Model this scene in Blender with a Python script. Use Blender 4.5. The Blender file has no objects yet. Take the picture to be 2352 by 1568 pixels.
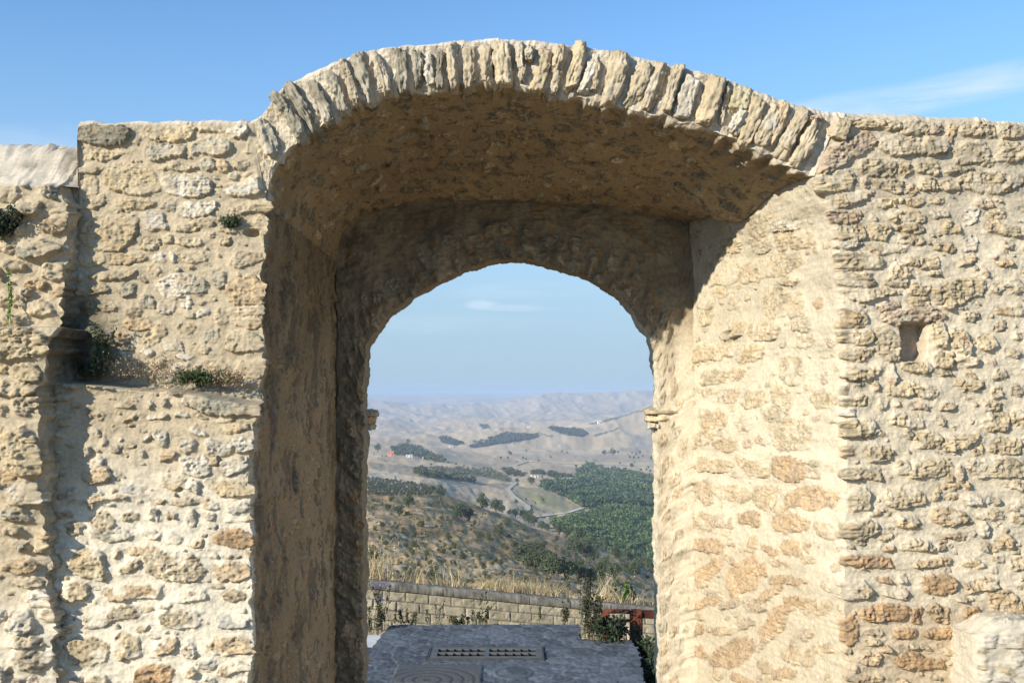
import bpy, math, random
import numpy as np
from mathutils import Vector

# ------------------------------------------------------------------ camera, sky, sun
SC = bpy.context.scene
COL = SC.collection
FPX = 2543.0; CX, CY, HY = 1176.0, 784.0, 905.0      # focal length / centre / horizon, in units of a 2352 px wide frame
PITCH = math.atan((HY - CY) / FPX)
cam_d = bpy.data.cameras.new('camera'); cam = bpy.data.objects.new('camera', cam_d); COL.objects.link(cam)
cam.location = (0, 0, 0); cam.rotation_euler = (math.pi/2 + PITCH, 0, 0)
cam_d.sensor_fit = 'HORIZONTAL'; cam_d.sensor_width = 36; cam_d.lens = 36*FPX/2352
cam_d.clip_start = 0.1; cam_d.clip_end = 80000
SC.camera = cam
SUNV = Vector((1.14, 1.0, -0.62)).normalized()         # direction the light travels
SUN_EL = math.asin(-SUNV.z)
SUN_AZ = math.atan2(-SUNV.x, -SUNV.y)                  # compass angle of the sun, from +Y towards +X
sun_d = bpy.data.lights.new('sun', 'SUN'); sun = bpy.data.objects.new('sun', sun_d); COL.objects.link(sun)
sun.rotation_euler = SUNV.to_track_quat('-Z', 'Y').to_euler()
sun_d.energy = 4.6; sun_d.angle = math.radians(0.5); sun_d.color = (1.0, 0.925, 0.79)
SC.view_settings.view_transform = 'Standard'; SC.view_settings.look = 'None'
SC.view_settings.gamma = 1.0; SC.view_settings.exposure = 0.52

def N_(nt, t, **kw):
    n = nt.nodes.new(t)
    for k, v in kw.items():
        if k.startswith('i_'):
            key = k[2:].replace('_', ' ')
            n.inputs[key].default_value = v
        else: setattr(n, k, v)
    return n

W = bpy.data.worlds.new('World'); SC.world = W; W.use_nodes = True
nt = W.node_tree; nt.nodes.clear()
sky = N_(nt, 'ShaderNodeTexSky', sky_type='NISHITA', sun_disc=False, sun_elevation=SUN_EL, sun_rotation=SUN_AZ,
         altitude=900, air_density=1.0, dust_density=0.2, ozone_density=6.0)
bg = N_(nt, 'ShaderNodeBackground', i_Strength=0.15)
out = N_(nt, 'ShaderNodeOutputWorld')
tc = N_(nt, 'ShaderNodeTexCoord'); mp = N_(nt, 'ShaderNodeMapping'); mp.inputs['Scale'].default_value = (2.2, 2.0, 11.0)
mp.inputs['Rotation'].default_value = (0, math.radians(-9), 0)
cn = N_(nt, 'ShaderNodeTexNoise', i_Scale=2.6, i_Detail=9.0, i_Roughness=0.62, i_Distortion=0.5)
cr = N_(nt, 'ShaderNodeMapRange', interpolation_type='SMOOTHSTEP'); cr.inputs['From Min'].default_value = 0.30; cr.inputs['From Max'].default_value = 0.72
L = nt.links.new
L(tc.outputs['Generated'], mp.inputs['Vector']); L(mp.outputs['Vector'], cn.inputs['Vector']); L(cn.outputs['Fac'], cr.inputs['Value'])
def cloud_mask(x, y, sx, sy, tilt, amp):
    """a cloud of its own in one direction of the sky: soft ellipse round a compass direction"""
    v = ray(x, y); az0 = math.atan2(v[0], v[1]); el0 = math.atan2(v[2], math.hypot(v[0], v[1]))
    sp = N_(nt, 'ShaderNodeSeparateXYZ'); L(tc.outputs['Generated'], sp.inputs[0])
    az = N_(nt, 'ShaderNodeMath', operation='ARCTAN2'); L(sp.outputs[0], az.inputs[0]); L(sp.outputs[1], az.inputs[1])
    el = N_(nt, 'ShaderNodeMath', operation='ARCSINE'); L(sp.outputs[2], el.inputs[0])
    def sub(a, c):
        n = N_(nt, 'ShaderNodeMath', operation='SUBTRACT'); L(a.outputs[0], n.inputs[0]); n.inputs[1].default_value = c; return n
    a = sub(az, az0); e = sub(el, el0)
    c, s = math.cos(tilt), math.sin(tilt)
    def lin(n1, k1, n2, k2):
        m1 = N_(nt, 'ShaderNodeMath', operation='MULTIPLY'); L(n1.outputs[0], m1.inputs[0]); m1.inputs[1].default_value = k1
        m2 = N_(nt, 'ShaderNodeMath', operation='MULTIPLY_ADD'); L(n2.outputs[0], m2.inputs[0]); m2.inputs[1].default_value = k2; L(m1.outputs[0], m2.inputs[2]); return m2
    p = lin(a, c/sx, e, s/sx); q = lin(a, -s/sy, e, c/sy)
    def sq(n):
        m = N_(nt, 'ShaderNodeMath', operation='POWER'); L(n.outputs[0], m.inputs[0]); m.inputs[1].default_value = 2.0; return m
    ab = N_(nt, 'ShaderNodeMath', operation='ABSOLUTE'); L(p.outputs[0], ab.inputs[0]); ab2 = N_(nt, 'ShaderNodeMath', operation='ABSOLUTE'); L(q.outputs[0], ab2.inputs[0])
    s1, s2 = sq(ab), sq(ab2)
    d = N_(nt, 'ShaderNodeMath', operation='ADD'); L(s1.outputs[0], d.inputs[0]); L(s2.outputs[0], d.inputs[1])
    mr = N_(nt, 'ShaderNodeMapRange', interpolation_type='SMOOTHSTEP'); L(d.outputs[0], mr.inputs['Value'])
    mr.inputs['From Min'].default_value = 0.0; mr.inputs['From Max'].default_value = 1.0
    mr.inputs['To Min'].default_value = amp; mr.inputs['To Max'].default_value = 0.0
    return mr
_c, _s = math.cos(PITCH), math.sin(PITCH)
def ray(x, y):
    """direction (scaled to Y = 1) of the sight line through frame point x, y"""
    a = np.asarray(x, float) - CX; b = CY - np.asarray(y, float)
    Yd = FPX*_c - b*_s; Zd = FPX*_s + b*_c
    return np.stack([a/Yd, np.ones_like(a), Zd/Yd], -1)
masks = [cloud_mask(2200, 205, .15, .017, .12, .62), cloud_mask(1980, 232, .11, .012, .08, .45), cloud_mask(1105, 700, .018, .0055, .0, .55), cloud_mask(1170, 707, .05, .004, -.02, .35),
         cloud_mask(60, 330, .12, .02, .1, .22), cloud_mask(1250, 665, .11, .010, .03, .2), cloud_mask(1000, 745, .12, .012, .0, .16)]
acc = masks[0].outputs[0]
for m in masks[1:]:
    n = N_(nt, 'ShaderNodeMath', operation='MAXIMUM'); L(acc, n.inputs[0]); L(m.outputs[0], n.inputs[1]); acc = n.outputs[0]
cm = N_(nt, 'ShaderNodeMath', operation='MULTIPLY'); L(acc, cm.inputs[0]); L(cr.outputs[0], cm.inputs[1])
hs = N_(nt, 'ShaderNodeHueSaturation', i_Saturation=1.0, i_Value=1.0); tn_ = N_(nt, 'ShaderNodeMix', data_type='RGBA', blend_type='MULTIPLY'); tn_.inputs[0].default_value = 1.0; L(sky.outputs[0], tn_.inputs[6]); tn_.inputs[7].default_value = (1.08, 1.12, 1.03, 1); L(tn_.outputs[2], hs.inputs['Color'])
mx = N_(nt, 'ShaderNodeMix', data_type='RGBA'); L(cm.outputs[0], mx.inputs[0]); L(hs.outputs[0], mx.inputs[6]); mx.inputs[7].default_value = (4.1, 4.5, 5.0, 1)
sp_ = N_(nt, 'ShaderNodeSeparateXYZ'); L(tc.outputs['Generated'], sp_.inputs[0])
hz_ = N_(nt, 'ShaderNodeMapRange', interpolation_type='SMOOTHERSTEP'); L(sp_.outputs[2], hz_.inputs['Value'])
hz_.inputs['From Min'].default_value = -.05; hz_.inputs['From Max'].default_value = .40; hz_.inputs['To Min'].default_value = 1.0; hz_.inputs['To Max'].default_value = 0.0
mh = N_(nt, 'ShaderNodeMix', data_type='RGBA'); L(hz_.outputs[0], mh.inputs[0]); L(hs.outputs[0], mh.inputs[6]); mh.inputs[7].default_value = (1.95, 2.72, 3.42, 1)
L(mh.outputs[2], mx.inputs[6])
L(mx.outputs[2], bg.inputs['Color']); L(bg.outputs[0], out.inputs['Surface'])

# ------------------------------------------------------------------ helpers
random.seed(7); RNG = np.random.RandomState(11)
HAZE_D = 7.5e-5
GZ = -4.8                                              # level of the paving below the eye

def tag(o, label=None, cat=None, group=None, kind=None):
    if label: o['label'] = label
    if cat: o['category'] = cat
    if group: o['group'] = group
    if kind: o['kind'] = kind
    return o
def empty(name, loc=(0, 0, 0), rz=0):
    o = bpy.data.objects.new(name, None); COL.objects.link(o); o.location = loc; o.rotation_euler = (0, 0, rz)
    o.empty_display_size = 0.2
    return o
def mesh(name, verts, faces, mat, parent=None, col=None, smooth=True):
    """verts (n,3); faces: (m,4) or (m,3) array or list of such arrays"""
    fl = faces if isinstance(faces, list) else [faces]
    fl = [np.asarray(f) for f in fl if len(f)]
    me = bpy.data.meshes.new(name)
    verts = np.asarray(verts, np.float32)
    me.vertices.add(len(verts)); me.vertices.foreach_set('co', verts.ravel())
    tot = np.concatenate([np.full(len(f), f.shape[1]) for f in fl]); idx = np.concatenate([f.ravel() for f in fl])
    me.loops.add(len(idx)); me.loops.foreach_set('vertex_index', idx.astype(np.int32))
    me.polygons.add(len(tot)); st = np.concatenate([[0], np.cumsum(tot)[:-1]])
    me.polygons.foreach_set('loop_start', st.astype(np.int32)); me.polygons.foreach_set('loop_total', tot.astype(np.int32))
    me.update(calc_edges=True)
    me.polygons.foreach_set('use_smooth', np.full(len(tot), smooth, bool))
    if col is not None:
        c = np.ones((len(verts), 4), np.float32); c[:, :3] = col
        ca = me.color_attributes.new('Col', 'FLOAT_COLOR', 'POINT'); ca.data.foreach_set('color', c.ravel())
    me.validate()
    if mat: me.materials.append(mat)
    o = bpy.data.objects.new(name, me); COL.objects.link(o)
    if parent: o.parent = parent
    return o
def grid_faces(m, n, flip=False, off=0):
    i = np.arange(m*n).reshape(m, n)
    f = np.stack([i[:-1, :-1], i[1:, :-1], i[1:, 1:], i[:-1, 1:]], -1).reshape(-1, 4) + off
    return f[:, ::-1] if flip else f
def boxmesh(bx):
    """list of (x0,y0,z0,x1,y1,z1) -> verts, faces"""
    V, F = [], []
    for k, (a, b, c, d, e, f) in enumerate(bx):
        V += [(a,b,c),(d,b,c),(d,e,c),(a,e,c),(a,b,f),(d,b,f),(d,e,f),(a,e,f)]
        F += [[q+8*k for q in s] for s in ((0,3,2,1),(4,5,6,7),(0,1,5,4),(1,2,6,5),(2,3,7,6),(3,0,4,7))]
    return np.array(V, float), np.array(F)
def prism(poly, z0, z1, flip=False):
    n = len(poly); V = [(x, y, z0) for x, y in poly] + [(x, y, z1) for x, y in poly]
    F = [[i, (i+1) % n, (i+1) % n + n, i+n] for i in range(n)]
    return V, F
def sstep(a, b, x):
    t = np.clip((x-a)/(b-a), 0, 1); return t*t*(3-2*t)

_T = RNG.rand(4096).astype(np.float32)*2-1
def vnoise(P, f, seed=0):
    """smooth lattice noise in space, about -1..1;  P (...,3), f scalar or 3 numbers"""
    Q = P*np.asarray(f) + 37.17*(seed+1)
    I = np.floor(Q).astype(np.int64); t = Q - I; t = t*t*t*(t*(t*6-15)+10)
    r = 0
    for dx in (0, 1):
        wx = t[..., 0] if dx else 1-t[..., 0]
        for dy in (0, 1):
            wy = t[..., 1] if dy else 1-t[..., 1]
            for dz in (0, 1):
                wz = t[..., 2] if dz else 1-t[..., 2]
                h = (I[..., 0]+dx)*73856093 ^ (I[..., 1]+dy)*19349663 ^ (I[..., 2]+dz)*83492791 ^ (seed*2654435761)
                h = (h ^ (h >> 13)) * 1274126177
                h = (h ^ (h >> 16)) & 4095
                r = r + wx*wy*wz*_T[h]
    return r
def fbm(P, f, oct=3, seed=0, gain=.5):
    r, a = 0, 1.0; f = np.asarray(f, float)
    for k in range(oct):
        r = r + a*vnoise(P, f*(2.03**k), seed+k*7); a *= gain
    return r
def ridged(P, f, oct=3, seed=0):
    r, a = 0, 1.0; f = np.asarray(f, float)
    for k in range(oct):
        r = r + a*(1-2*np.abs(vnoise(P, f*(2.1**k), seed+k*5))); a *= .5
    return r
def curve(pts, n=None):
    """resample a polyline by arc length"""
    pts = np.asarray(pts, float); d = np.concatenate([[0], np.cumsum(np.linalg.norm(np.diff(pts, axis=0), axis=1))])
    t = np.linspace(0, d[-1], n)
    return np.stack([np.interp(t, d, pts[:, k]) for k in range(pts.shape[1])], -1)
def smooth_curve(pts, n, k=9):
    c = curve(pts, n); pad = k
    for _ in range(2):
        e = np.concatenate([2*c[:1]-c[1:pad+1][::-1], c, 2*c[-1:]-c[-pad-1:-1][::-1]])
        c2 = np.stack([np.convolve(e[:, j], np.ones(2*pad+1)/(2*pad+1), 'valid') for j in range(c.shape[1])], -1)
        c2[0], c2[-1] = c[0], c[-1]; c = c2
    return c

# ------------------------------------------------------------------ materials
def mat_attr(name, bump=.35, bscale=110, rough=.95, var=.18, bdist=.004, stain=None):
    m = bpy.data.materials.new(name); m.use_nodes = True; nt = m.node_tree; L = nt.links.new
    b = nt.nodes['Principled BSDF']; b.inputs['Roughness'].default_value = rough; b.inputs['Specular IOR Level'].default_value = .15
    at = N_(nt, 'ShaderNodeAttribute', attribute_name='Col'); tc = N_(nt, 'ShaderNodeTexCoord')
    no = N_(nt, 'ShaderNodeTexNoise', i_Scale=bscale*.35, i_Detail=6.0, i_Roughness=.65); L(tc.outputs['Object'], no.inputs['Vector'])
    mr = N_(nt, 'ShaderNodeMapRange'); mr.inputs['From Min'].default_value = .3; mr.inputs['From Max'].default_value = .7
    mr.inputs['To Min'].default_value = 1-var; mr.inputs['To Max'].default_value = 1+var; L(no.outputs['Fac'], mr.inputs['Value'])
    vm = N_(nt, 'ShaderNodeVectorMath', operation='SCALE'); L(at.outputs['Color'], vm.inputs[0]); L(mr.outputs[0], vm.inputs['Scale'])
    L(vm.outputs[0], b.inputs['Base Color'])
    if bump:
        n2 = N_(nt, 'ShaderNodeTexNoise', i_Scale=bscale, i_Detail=5.0, i_Roughness=.7); L(tc.outputs['Object'], n2.inputs['Vector'])
        bp = N_(nt, 'ShaderNodeBump', i_Strength=bump, i_Distance=bdist); L(n2.outputs['Fac'], bp.inputs['Height']); L(bp.outputs[0], b.inputs['Normal'])
    return m
def mat_noise(name, c1, c2, scale=5, rough=.9, bump=.3, bscale=40, bdist=.01, metal=0, c3=None, emis=None):
    m = bpy.data.materials.new(name); m.use_nodes = True; nt = m.node_tree; L = nt.links.new
    b = nt.nodes['Principled BSDF']; b.inputs['Roughness'].default_value = rough; b.inputs['Specular IOR Level'].default_value = .2; b.inputs['Metallic'].default_value = metal
    tc = N_(nt, 'ShaderNodeTexCoord'); no = N_(nt, 'ShaderNodeTexNoise', i_Scale=scale, i_Detail=6.0, i_Roughness=.6); L(tc.outputs['Object'], no.inputs['Vector'])
    rp = N_(nt, 'ShaderNodeValToRGB'); rp.color_ramp.elements[0].position = .35; rp.color_ramp.elements[1].position = .65
    rp.color_ramp.elements[0].color = (*c1, 1); rp.color_ramp.elements[1].color = (*c2, 1)
    if c3:
        e = rp.color_ramp.elements.new(.5); e.color = (*c3, 1)
    L(no.outputs['Fac'], rp.inputs[0]); L(rp.outputs[0], b.inputs['Base Color'])
    if bump:
        n2 = N_(nt, 'ShaderNodeTexNoise', i_Scale=bscale, i_Detail=5.0); L(tc.outputs['Object'], n2.inputs['Vector'])
        bp = N_(nt, 'ShaderNodeBump', i_Strength=bump, i_Distance=bdist); L(n2.outputs['Fac'], bp.inputs['Height']); L(bp.outputs[0], b.inputs['Normal'])
    return m
M_STONE = mat_attr('rubble_masonry', bump=.6, bscale=95, bdist=.008)
M_PAVE = mat_attr('stone_paving', bump=.3, bscale=60)
M_LAND = mat_attr('dry_land', bump=0, rough=1, bscale=.1, var=.12)
M_LEAF = mat_attr('foliage', bump=0, rough=.75, var=.1, bscale=3)

# ------------------------------------------------------------------ rubble masonry
TONE = dict(y=(.48,.385,.24), t=(.44,.36,.24), w=(.56,.505,.405), g=(.36,.325,.245), d=(.21,.19,.14), o=(.46,.345,.21),
            O=(.43,.275,.145), p=(.44,.34,.245), s=(.40,.39,.34), Y=(.50,.43,.26))
CREAM = np.array((.64,.57,.44)); TAN = np.array((.46,.38,.26)); GREYM = np.array((.57,.49,.36))
K = .68056
def parse(txt, ox, oy, sc):
    """stones written as: centre x, y, width, height, tilt, proudness, tone -- frame units"""
    r = []
    for ln in txt.replace('\n', ';').split(';'):
        q = ln.split()
        if len(q) < 7: continue
        x, y, w, h, a, hp = map(float, q[:6])
        r.append(((ox+x/sc)*K, (oy+y/sc)*K, w/sc*K, h/sc*K, math.radians(a), hp, q[6]))
    return r
S1 = 2352/720.
LEFT = parse('''490 195 540 240 0 2.2 d;1240 180 520 170 3 1 y;1980 140 260 140 20 1.2 w;560 400 460 110 6 .6 y;1180 380 380 180 5 1.3 g;1680 330 420 170 3 1.5 g;1700 110 330 110 14 .6 t
860 240 120 120 0 .6 t;330 575 300 90 0 1.2 y;300 760 280 240 0 .7 y;800 680 620 300 -3 .9 y;1310 540 380 80 2 .9 t;1430 740 520 250 0 1.3 w;1640 520 140 140 50 1 g;1800 520 130 120 0 1.5 o;2000 510 200 120 0 1.1 t
1930 620 130 80 0 1 w;2080 770 520 150 8 1.8 w;2100 1000 500 120 8 1.6 t;350 930 360 130 10 .9 t;850 950 440 130 5 .9 y;1510 1010 420 170 0 .8 w;530 1250 600 370 0 1.2 y;1040 1135 270 210 0 1 w;1480 1190 430 110 0 .9 t
2220 1180 200 200 0 .8 t;1000 1380 200 130 0 1 t;1200 1340 140 120 20 1 t;1440 1360 260 110 0 1 t;1660 1300 120 50 0 .7 t;1900 1240 240 80 0 1 t;1820 1360 120 80 0 1 t;1240 970 220 120 0 .5 g;2230 180 180 240 10 .8 g''', 200, 400, S1) + parse('''
350 170 300 150 0 .6 y;780 160 360 130 6 .8 y;1100 155 150 100 0 .6 w;1260 155 60 100 0 .8 w;1480 160 260 120 0 .6 t;2060 180 360 170 0 .8 t;1040 280 180 100 0 .8 y;230 360 150 90 -10 1.5 w;650 360 400 90 10 1.2 t
380 370 80 50 0 .8 t;360 520 350 130 0 1.1 y;750 510 180 130 0 1 g;1300 470 400 260 0 .6 w;1540 480 220 200 0 .6 g;2060 530 400 290 0 .9 o;1780 400 110 200 0 .8 g;330 700 220 110 0 1 t;560 700 220 100 0 .8 t;960 660 180 140 0 .6 g
1190 690 200 170 0 .5 w;1400 650 130 120 0 .6 w;820 780 150 130 0 .8 t;1430 770 140 80 0 1 g;870 900 320 130 0 .6 o;1780 820 150 170 0 .7 t;2060 750 380 110 0 .7 t;2080 880 320 130 0 .9 o;1400 920 200 130 0 .6 t;1060 1010 300 150 30 .5 y
2040 1090 400 220 -4 1.6 t;2100 1400 320 200 0 1 t;1680 1010 180 160 0 .5 g;1250 1120 220 120 0 .5 w;1750 1350 200 110 0 .6 o;700 1050 180 130 0 .7 o;1600 1180 180 80 0 .6 t''', 200, 820, S1)
LOW = parse('''230 15 260 70 0 1.8 w;500 20 250 60 0 1.6 t;640 30 130 70 0 1.7 w;950 15 380 60 0 1.8 t;1400 40 400 90 0 1.6 g;1850 180 850 240 -8 2.0 g;800 235 250 60 0 1 t;1080 210 70 110 0 1.2 w;1240 190 80 90 0 1.4 g;1150 345 230 60 5 1.1 w
1420 345 160 60 5 1.1 w;850 370 250 35 25 .9 t;460 500 90 100 0 .8 w;2020 480 220 130 0 .6 y;1200 590 130 160 0 1.1 w;1040 580 110 60 20 .9 w;1600 530 250 80 -20 1 w;1480 690 150 130 -20 1.1 w;1830 690 350 150 0 1.1 w
2100 660 200 150 0 1.1 w;380 740 100 120 0 1.3 g;980 755 70 80 0 1 w;1280 780 200 120 10 1.2 o;1580 890 340 200 0 .9 w;1790 810 150 110 0 1.1 t;2010 890 320 160 8 1.2 w;470 980 300 220 -10 1.2 o;520 840 80 120 -30 1 w
1330 1060 300 140 -10 1 o;1560 1110 180 140 -20 1.2 w;880 1140 260 120 0 .3 s;1960 1120 480 160 -5 1.2 y;480 1200 150 80 10 1 t;600 1255 560 50 3 1.4 t;420 1310 80 80 0 1.2 g;1170 1270 130 70 0 .9 o;1430 1280 270 80 0 1 t
1760 1310 200 100 -10 1.1 o;2050 1330 260 100 10 .8 w;1120 1430 110 130 0 1.4 g;840 1440 180 90 0 .8 t;1310 1430 130 90 0 .9 o;1530 1460 70 150 0 1 w;1730 1440 140 80 15 1.1 w;560 1490 280 150 0 1 t;250 1530 200 90 0 .8 t
700 700 120 80 0 .7 g;560 590 60 120 0 .7 g;870 660 130 60 20 .7 t;1900 390 240 60 -6 .6 t;1650 350 120 40 0 .7 t''', 180, 1300, S1) + parse('''
220 30 120 80 0 1 t;600 60 360 150 0 1 g;1000 60 170 110 -20 1 o;1220 110 150 140 0 .6 o;1830 110 380 170 3 .9 O;900 250 300 90 -3 .7 o;300 350 450 280 -15 1.3 y;650 290 70 100 0 1 o;780 410 240 100 20 1.4 t;1230 400 560 250 -5 1.3 t
1790 430 370 170 0 .7 o;230 660 280 190 10 1.3 y;830 660 600 140 5 1.2 o;1410 690 330 120 0 1 p;1840 690 240 120 0 .7 y;600 890 600 140 12 1.1 t;1290 930 430 180 -3 1.3 t;1820 950 300 160 0 1.1 s;150 980 120 40 10 1.5 w
340 1240 420 280 0 .8 y;770 1200 270 250 0 1.3 y;1120 1190 230 140 10 1.2 o;1370 1220 150 180 0 .8 w;1780 1190 440 160 5 .9 o;1010 1480 440 180 8 1.4 O;1390 1460 140 120 15 1.4 y;1830 1430 340 100 12 1.1 t;460 1530 200 90 0 1.1 y;260 1530 120 80 0 1 p''', 180, 1780, 2155/720.)
RIGHT = parse('''60 190 150 180 20 1.3 t;330 150 270 200 -5 1.5 y;610 140 270 110 0 1.3 y;870 145 260 110 0 1.3 t;1120 180 260 190 -5 1.1 t;1350 180 180 150 0 1 p;1530 240 110 220 0 1 o;1830 200 410 170 -3 1.2 t;2200 200 290 150 0 1.2 t
350 450 800 230 28 1.7 p;980 380 470 220 0 1.4 t;1350 380 290 200 -10 1.6 t;1750 450 380 230 10 1.2 t;2190 430 320 230 -5 1.1 t;1970 540 130 120 0 .7 y;750 620 430 190 -5 1.2 t;1040 640 110 140 50 1 o;1290 620 250 150 0 1 t;1640 640 330 80 8 1.4 t
240 780 480 230 15 1.5 y;590 770 110 120 0 .7 p;880 800 380 150 -5 1 t;1130 840 90 130 0 .8 o;1280 790 190 150 0 1.2 t;1510 800 240 140 0 1.1 t;1970 770 700 200 0 1.3 t;450 950 460 120 12 1.3 t;850 1000 330 110 0 .9 y;1140 990 220 110 0 1 y
1370 960 200 80 0 .8 t;1890 1000 180 120 0 .7 p;2050 970 80 60 0 1 t;360 1150 380 140 5 .9 p;680 1170 110 70 -20 .9 o;1060 1160 400 130 8 .9 y;1420 1120 200 90 8 1 w;450 1340 300 180 0 .9 t;750 1320 230 190 0 1.1 y;1100 1280 320 110 0 .9 t
1520 1260 130 130 0 .8 y;1610 1290 70 70 0 1 o;2020 1260 150 120 0 .7 o;2200 1310 300 130 -8 1 t;1100 1410 300 110 0 .8 t;430 1460 250 70 8 1 w;850 1520 450 100 0 .8 t;2050 1130 260 120 0 .5 t;1750 1150 160 200 0 .5 w;1750 1450 220 160 0 .5 w''', 2736, 380, S1) + parse('''
550 80 480 180 0 1.3 t;1000 190 240 170 0 1 t;1130 90 110 90 0 1 t;1300 90 250 130 0 .7 y;620 240 90 80 0 1.4 t;530 290 400 130 0 1.1 t;950 310 250 100 0 1 t;650 430 500 150 3 1 t;1640 400 500 230 12 1 y;1710 60 220 100 15 .8 t
1200 370 250 130 0 .8 y;1200 500 260 110 0 .7 y;1900 200 90 70 0 1 p;2060 350 120 130 50 .8 t;2250 360 180 180 20 .9 t;1530 560 130 80 5 1.6 y;870 570 250 80 12 .8 p;960 690 360 150 3 1.3 p;1280 650 380 200 0 1.5 p;350 720 380 220 5 1.1 o
580 700 80 150 0 1 t;1750 680 200 110 0 .7 t;2200 620 300 120 0 .7 o;500 910 380 160 0 1.2 y;870 1000 280 330 0 .8 t;1390 870 170 260 0 1.4 y;1640 960 180 250 0 1.3 t;1920 950 180 180 0 .9 y;2080 790 150 110 0 .6 t;2270 900 130 90 0 .8 t
550 1100 330 120 6 .9 t;1450 1150 220 190 0 1.1 y;1720 1170 260 140 0 1.1 t;1150 1250 340 150 0 1.1 y;600 1310 380 150 3 1.4 y;900 1310 90 230 0 1 p;1490 1310 130 80 10 1 t;2070 1310 150 120 0 .6 t;1000 1490 300 150 0 1 y;1270 1500 260 130 0 .9 y
1800 1440 260 110 10 1 y;720 1440 60 120 0 1 t;2060 1520 130 160 0 .9 t;2250 1500 130 130 0 .8 t;2230 1080 160 80 -10 .8 t;1700 340 120 60 0 .6 g''', 2736, 860, S1) + parse('''
450 50 400 120 0 1.2 y;780 60 90 130 0 1 y;480 350 480 190 5 1.6 y;700 400 250 80 0 .9 y;1080 250 370 150 -5 1 y;1050 390 120 120 0 1.1 t;1500 100 230 80 0 1 t;2000 100 160 120 0 .9 y;1290 480 330 190 0 .9 y;1640 490 420 160 12 1.2 y
2020 280 280 200 15 .9 y;2260 230 170 150 0 .8 y;2160 540 330 170 0 .7 y;760 620 320 170 0 1.4 y;1890 570 40 120 0 .9 o;1820 620 120 90 0 .7 y;310 600 300 130 0 1 o;1010 780 160 160 0 1.6 y;1300 790 430 180 0 1.4 y;590 850 440 150 -3 1.4 t
2050 800 620 220 0 1.1 t;1650 850 90 170 0 1.3 p;1530 890 70 100 0 1.2 o;1560 990 190 70 0 1 o;1720 980 60 110 30 1.3 o;530 1140 240 230 0 1.3 t;1020 1110 480 200 0 1.3 y;1850 1130 300 120 0 1 w;2030 1150 80 110 20 1.3 t;730 1280 140 60 -5 1.1 o
1500 1310 380 190 -8 1.5 o;1070 1370 250 130 -8 1.4 o;1400 1060 80 180 -15 .5 y;1980 1310 350 90 0 .9 t;2290 1340 130 120 0 .9 t;560 1460 380 190 0 1.4 t;1900 1470 100 170 0 1.2 w;830 1530 120 60 20 .9 t;1560 1540 280 60 0 .9 o''', 2736, 1340, S1) + parse('''
860 85 120 60 0 1.2 o;1150 60 370 120 0 1 t;650 250 600 120 -2 1.2 O;1270 250 340 100 6 1.2 o;1480 250 80 90 0 1.1 o;1780 260 230 110 0 .9 o;2250 250 200 150 20 .9 t;500 530 280 220 0 1.4 t;800 440 190 70 -3 1.2 O;1000 440 100 90 0 1 p
920 600 340 60 -3 1 t;1400 490 380 170 5 1.5 O;1840 500 400 130 3 1 o;1660 650 230 60 5 1.1 t;1010 570 130 90 0 .9 p;830 800 600 180 3 1.2 O;1160 830 110 160 -25 1 O;1400 800 250 160 -25 .9 o;1750 800 160 110 0 .9 O;2130 680 350 260 0 .7 o
1040 1030 230 120 -3 1.4 O;680 1030 190 50 0 .9 t;1520 1000 480 110 5 1.5 O;440 1000 130 350 0 .9 O;690 1120 190 70 5 1.1 t;830 1190 130 110 0 1.6 o;1170 1180 280 50 3 1.5 t;1600 1230 320 90 3 1.6 o;620 1300 300 130 -5 1.3 o;1180 1340 520 150 -6 1.2 O
1580 1350 280 40 12 1 o;600 1520 400 90 0 1 o;1000 1540 180 60 0 1 o;1700 1480 150 90 0 .9 o''', 2736, 1820, 2333/720.)
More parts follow.
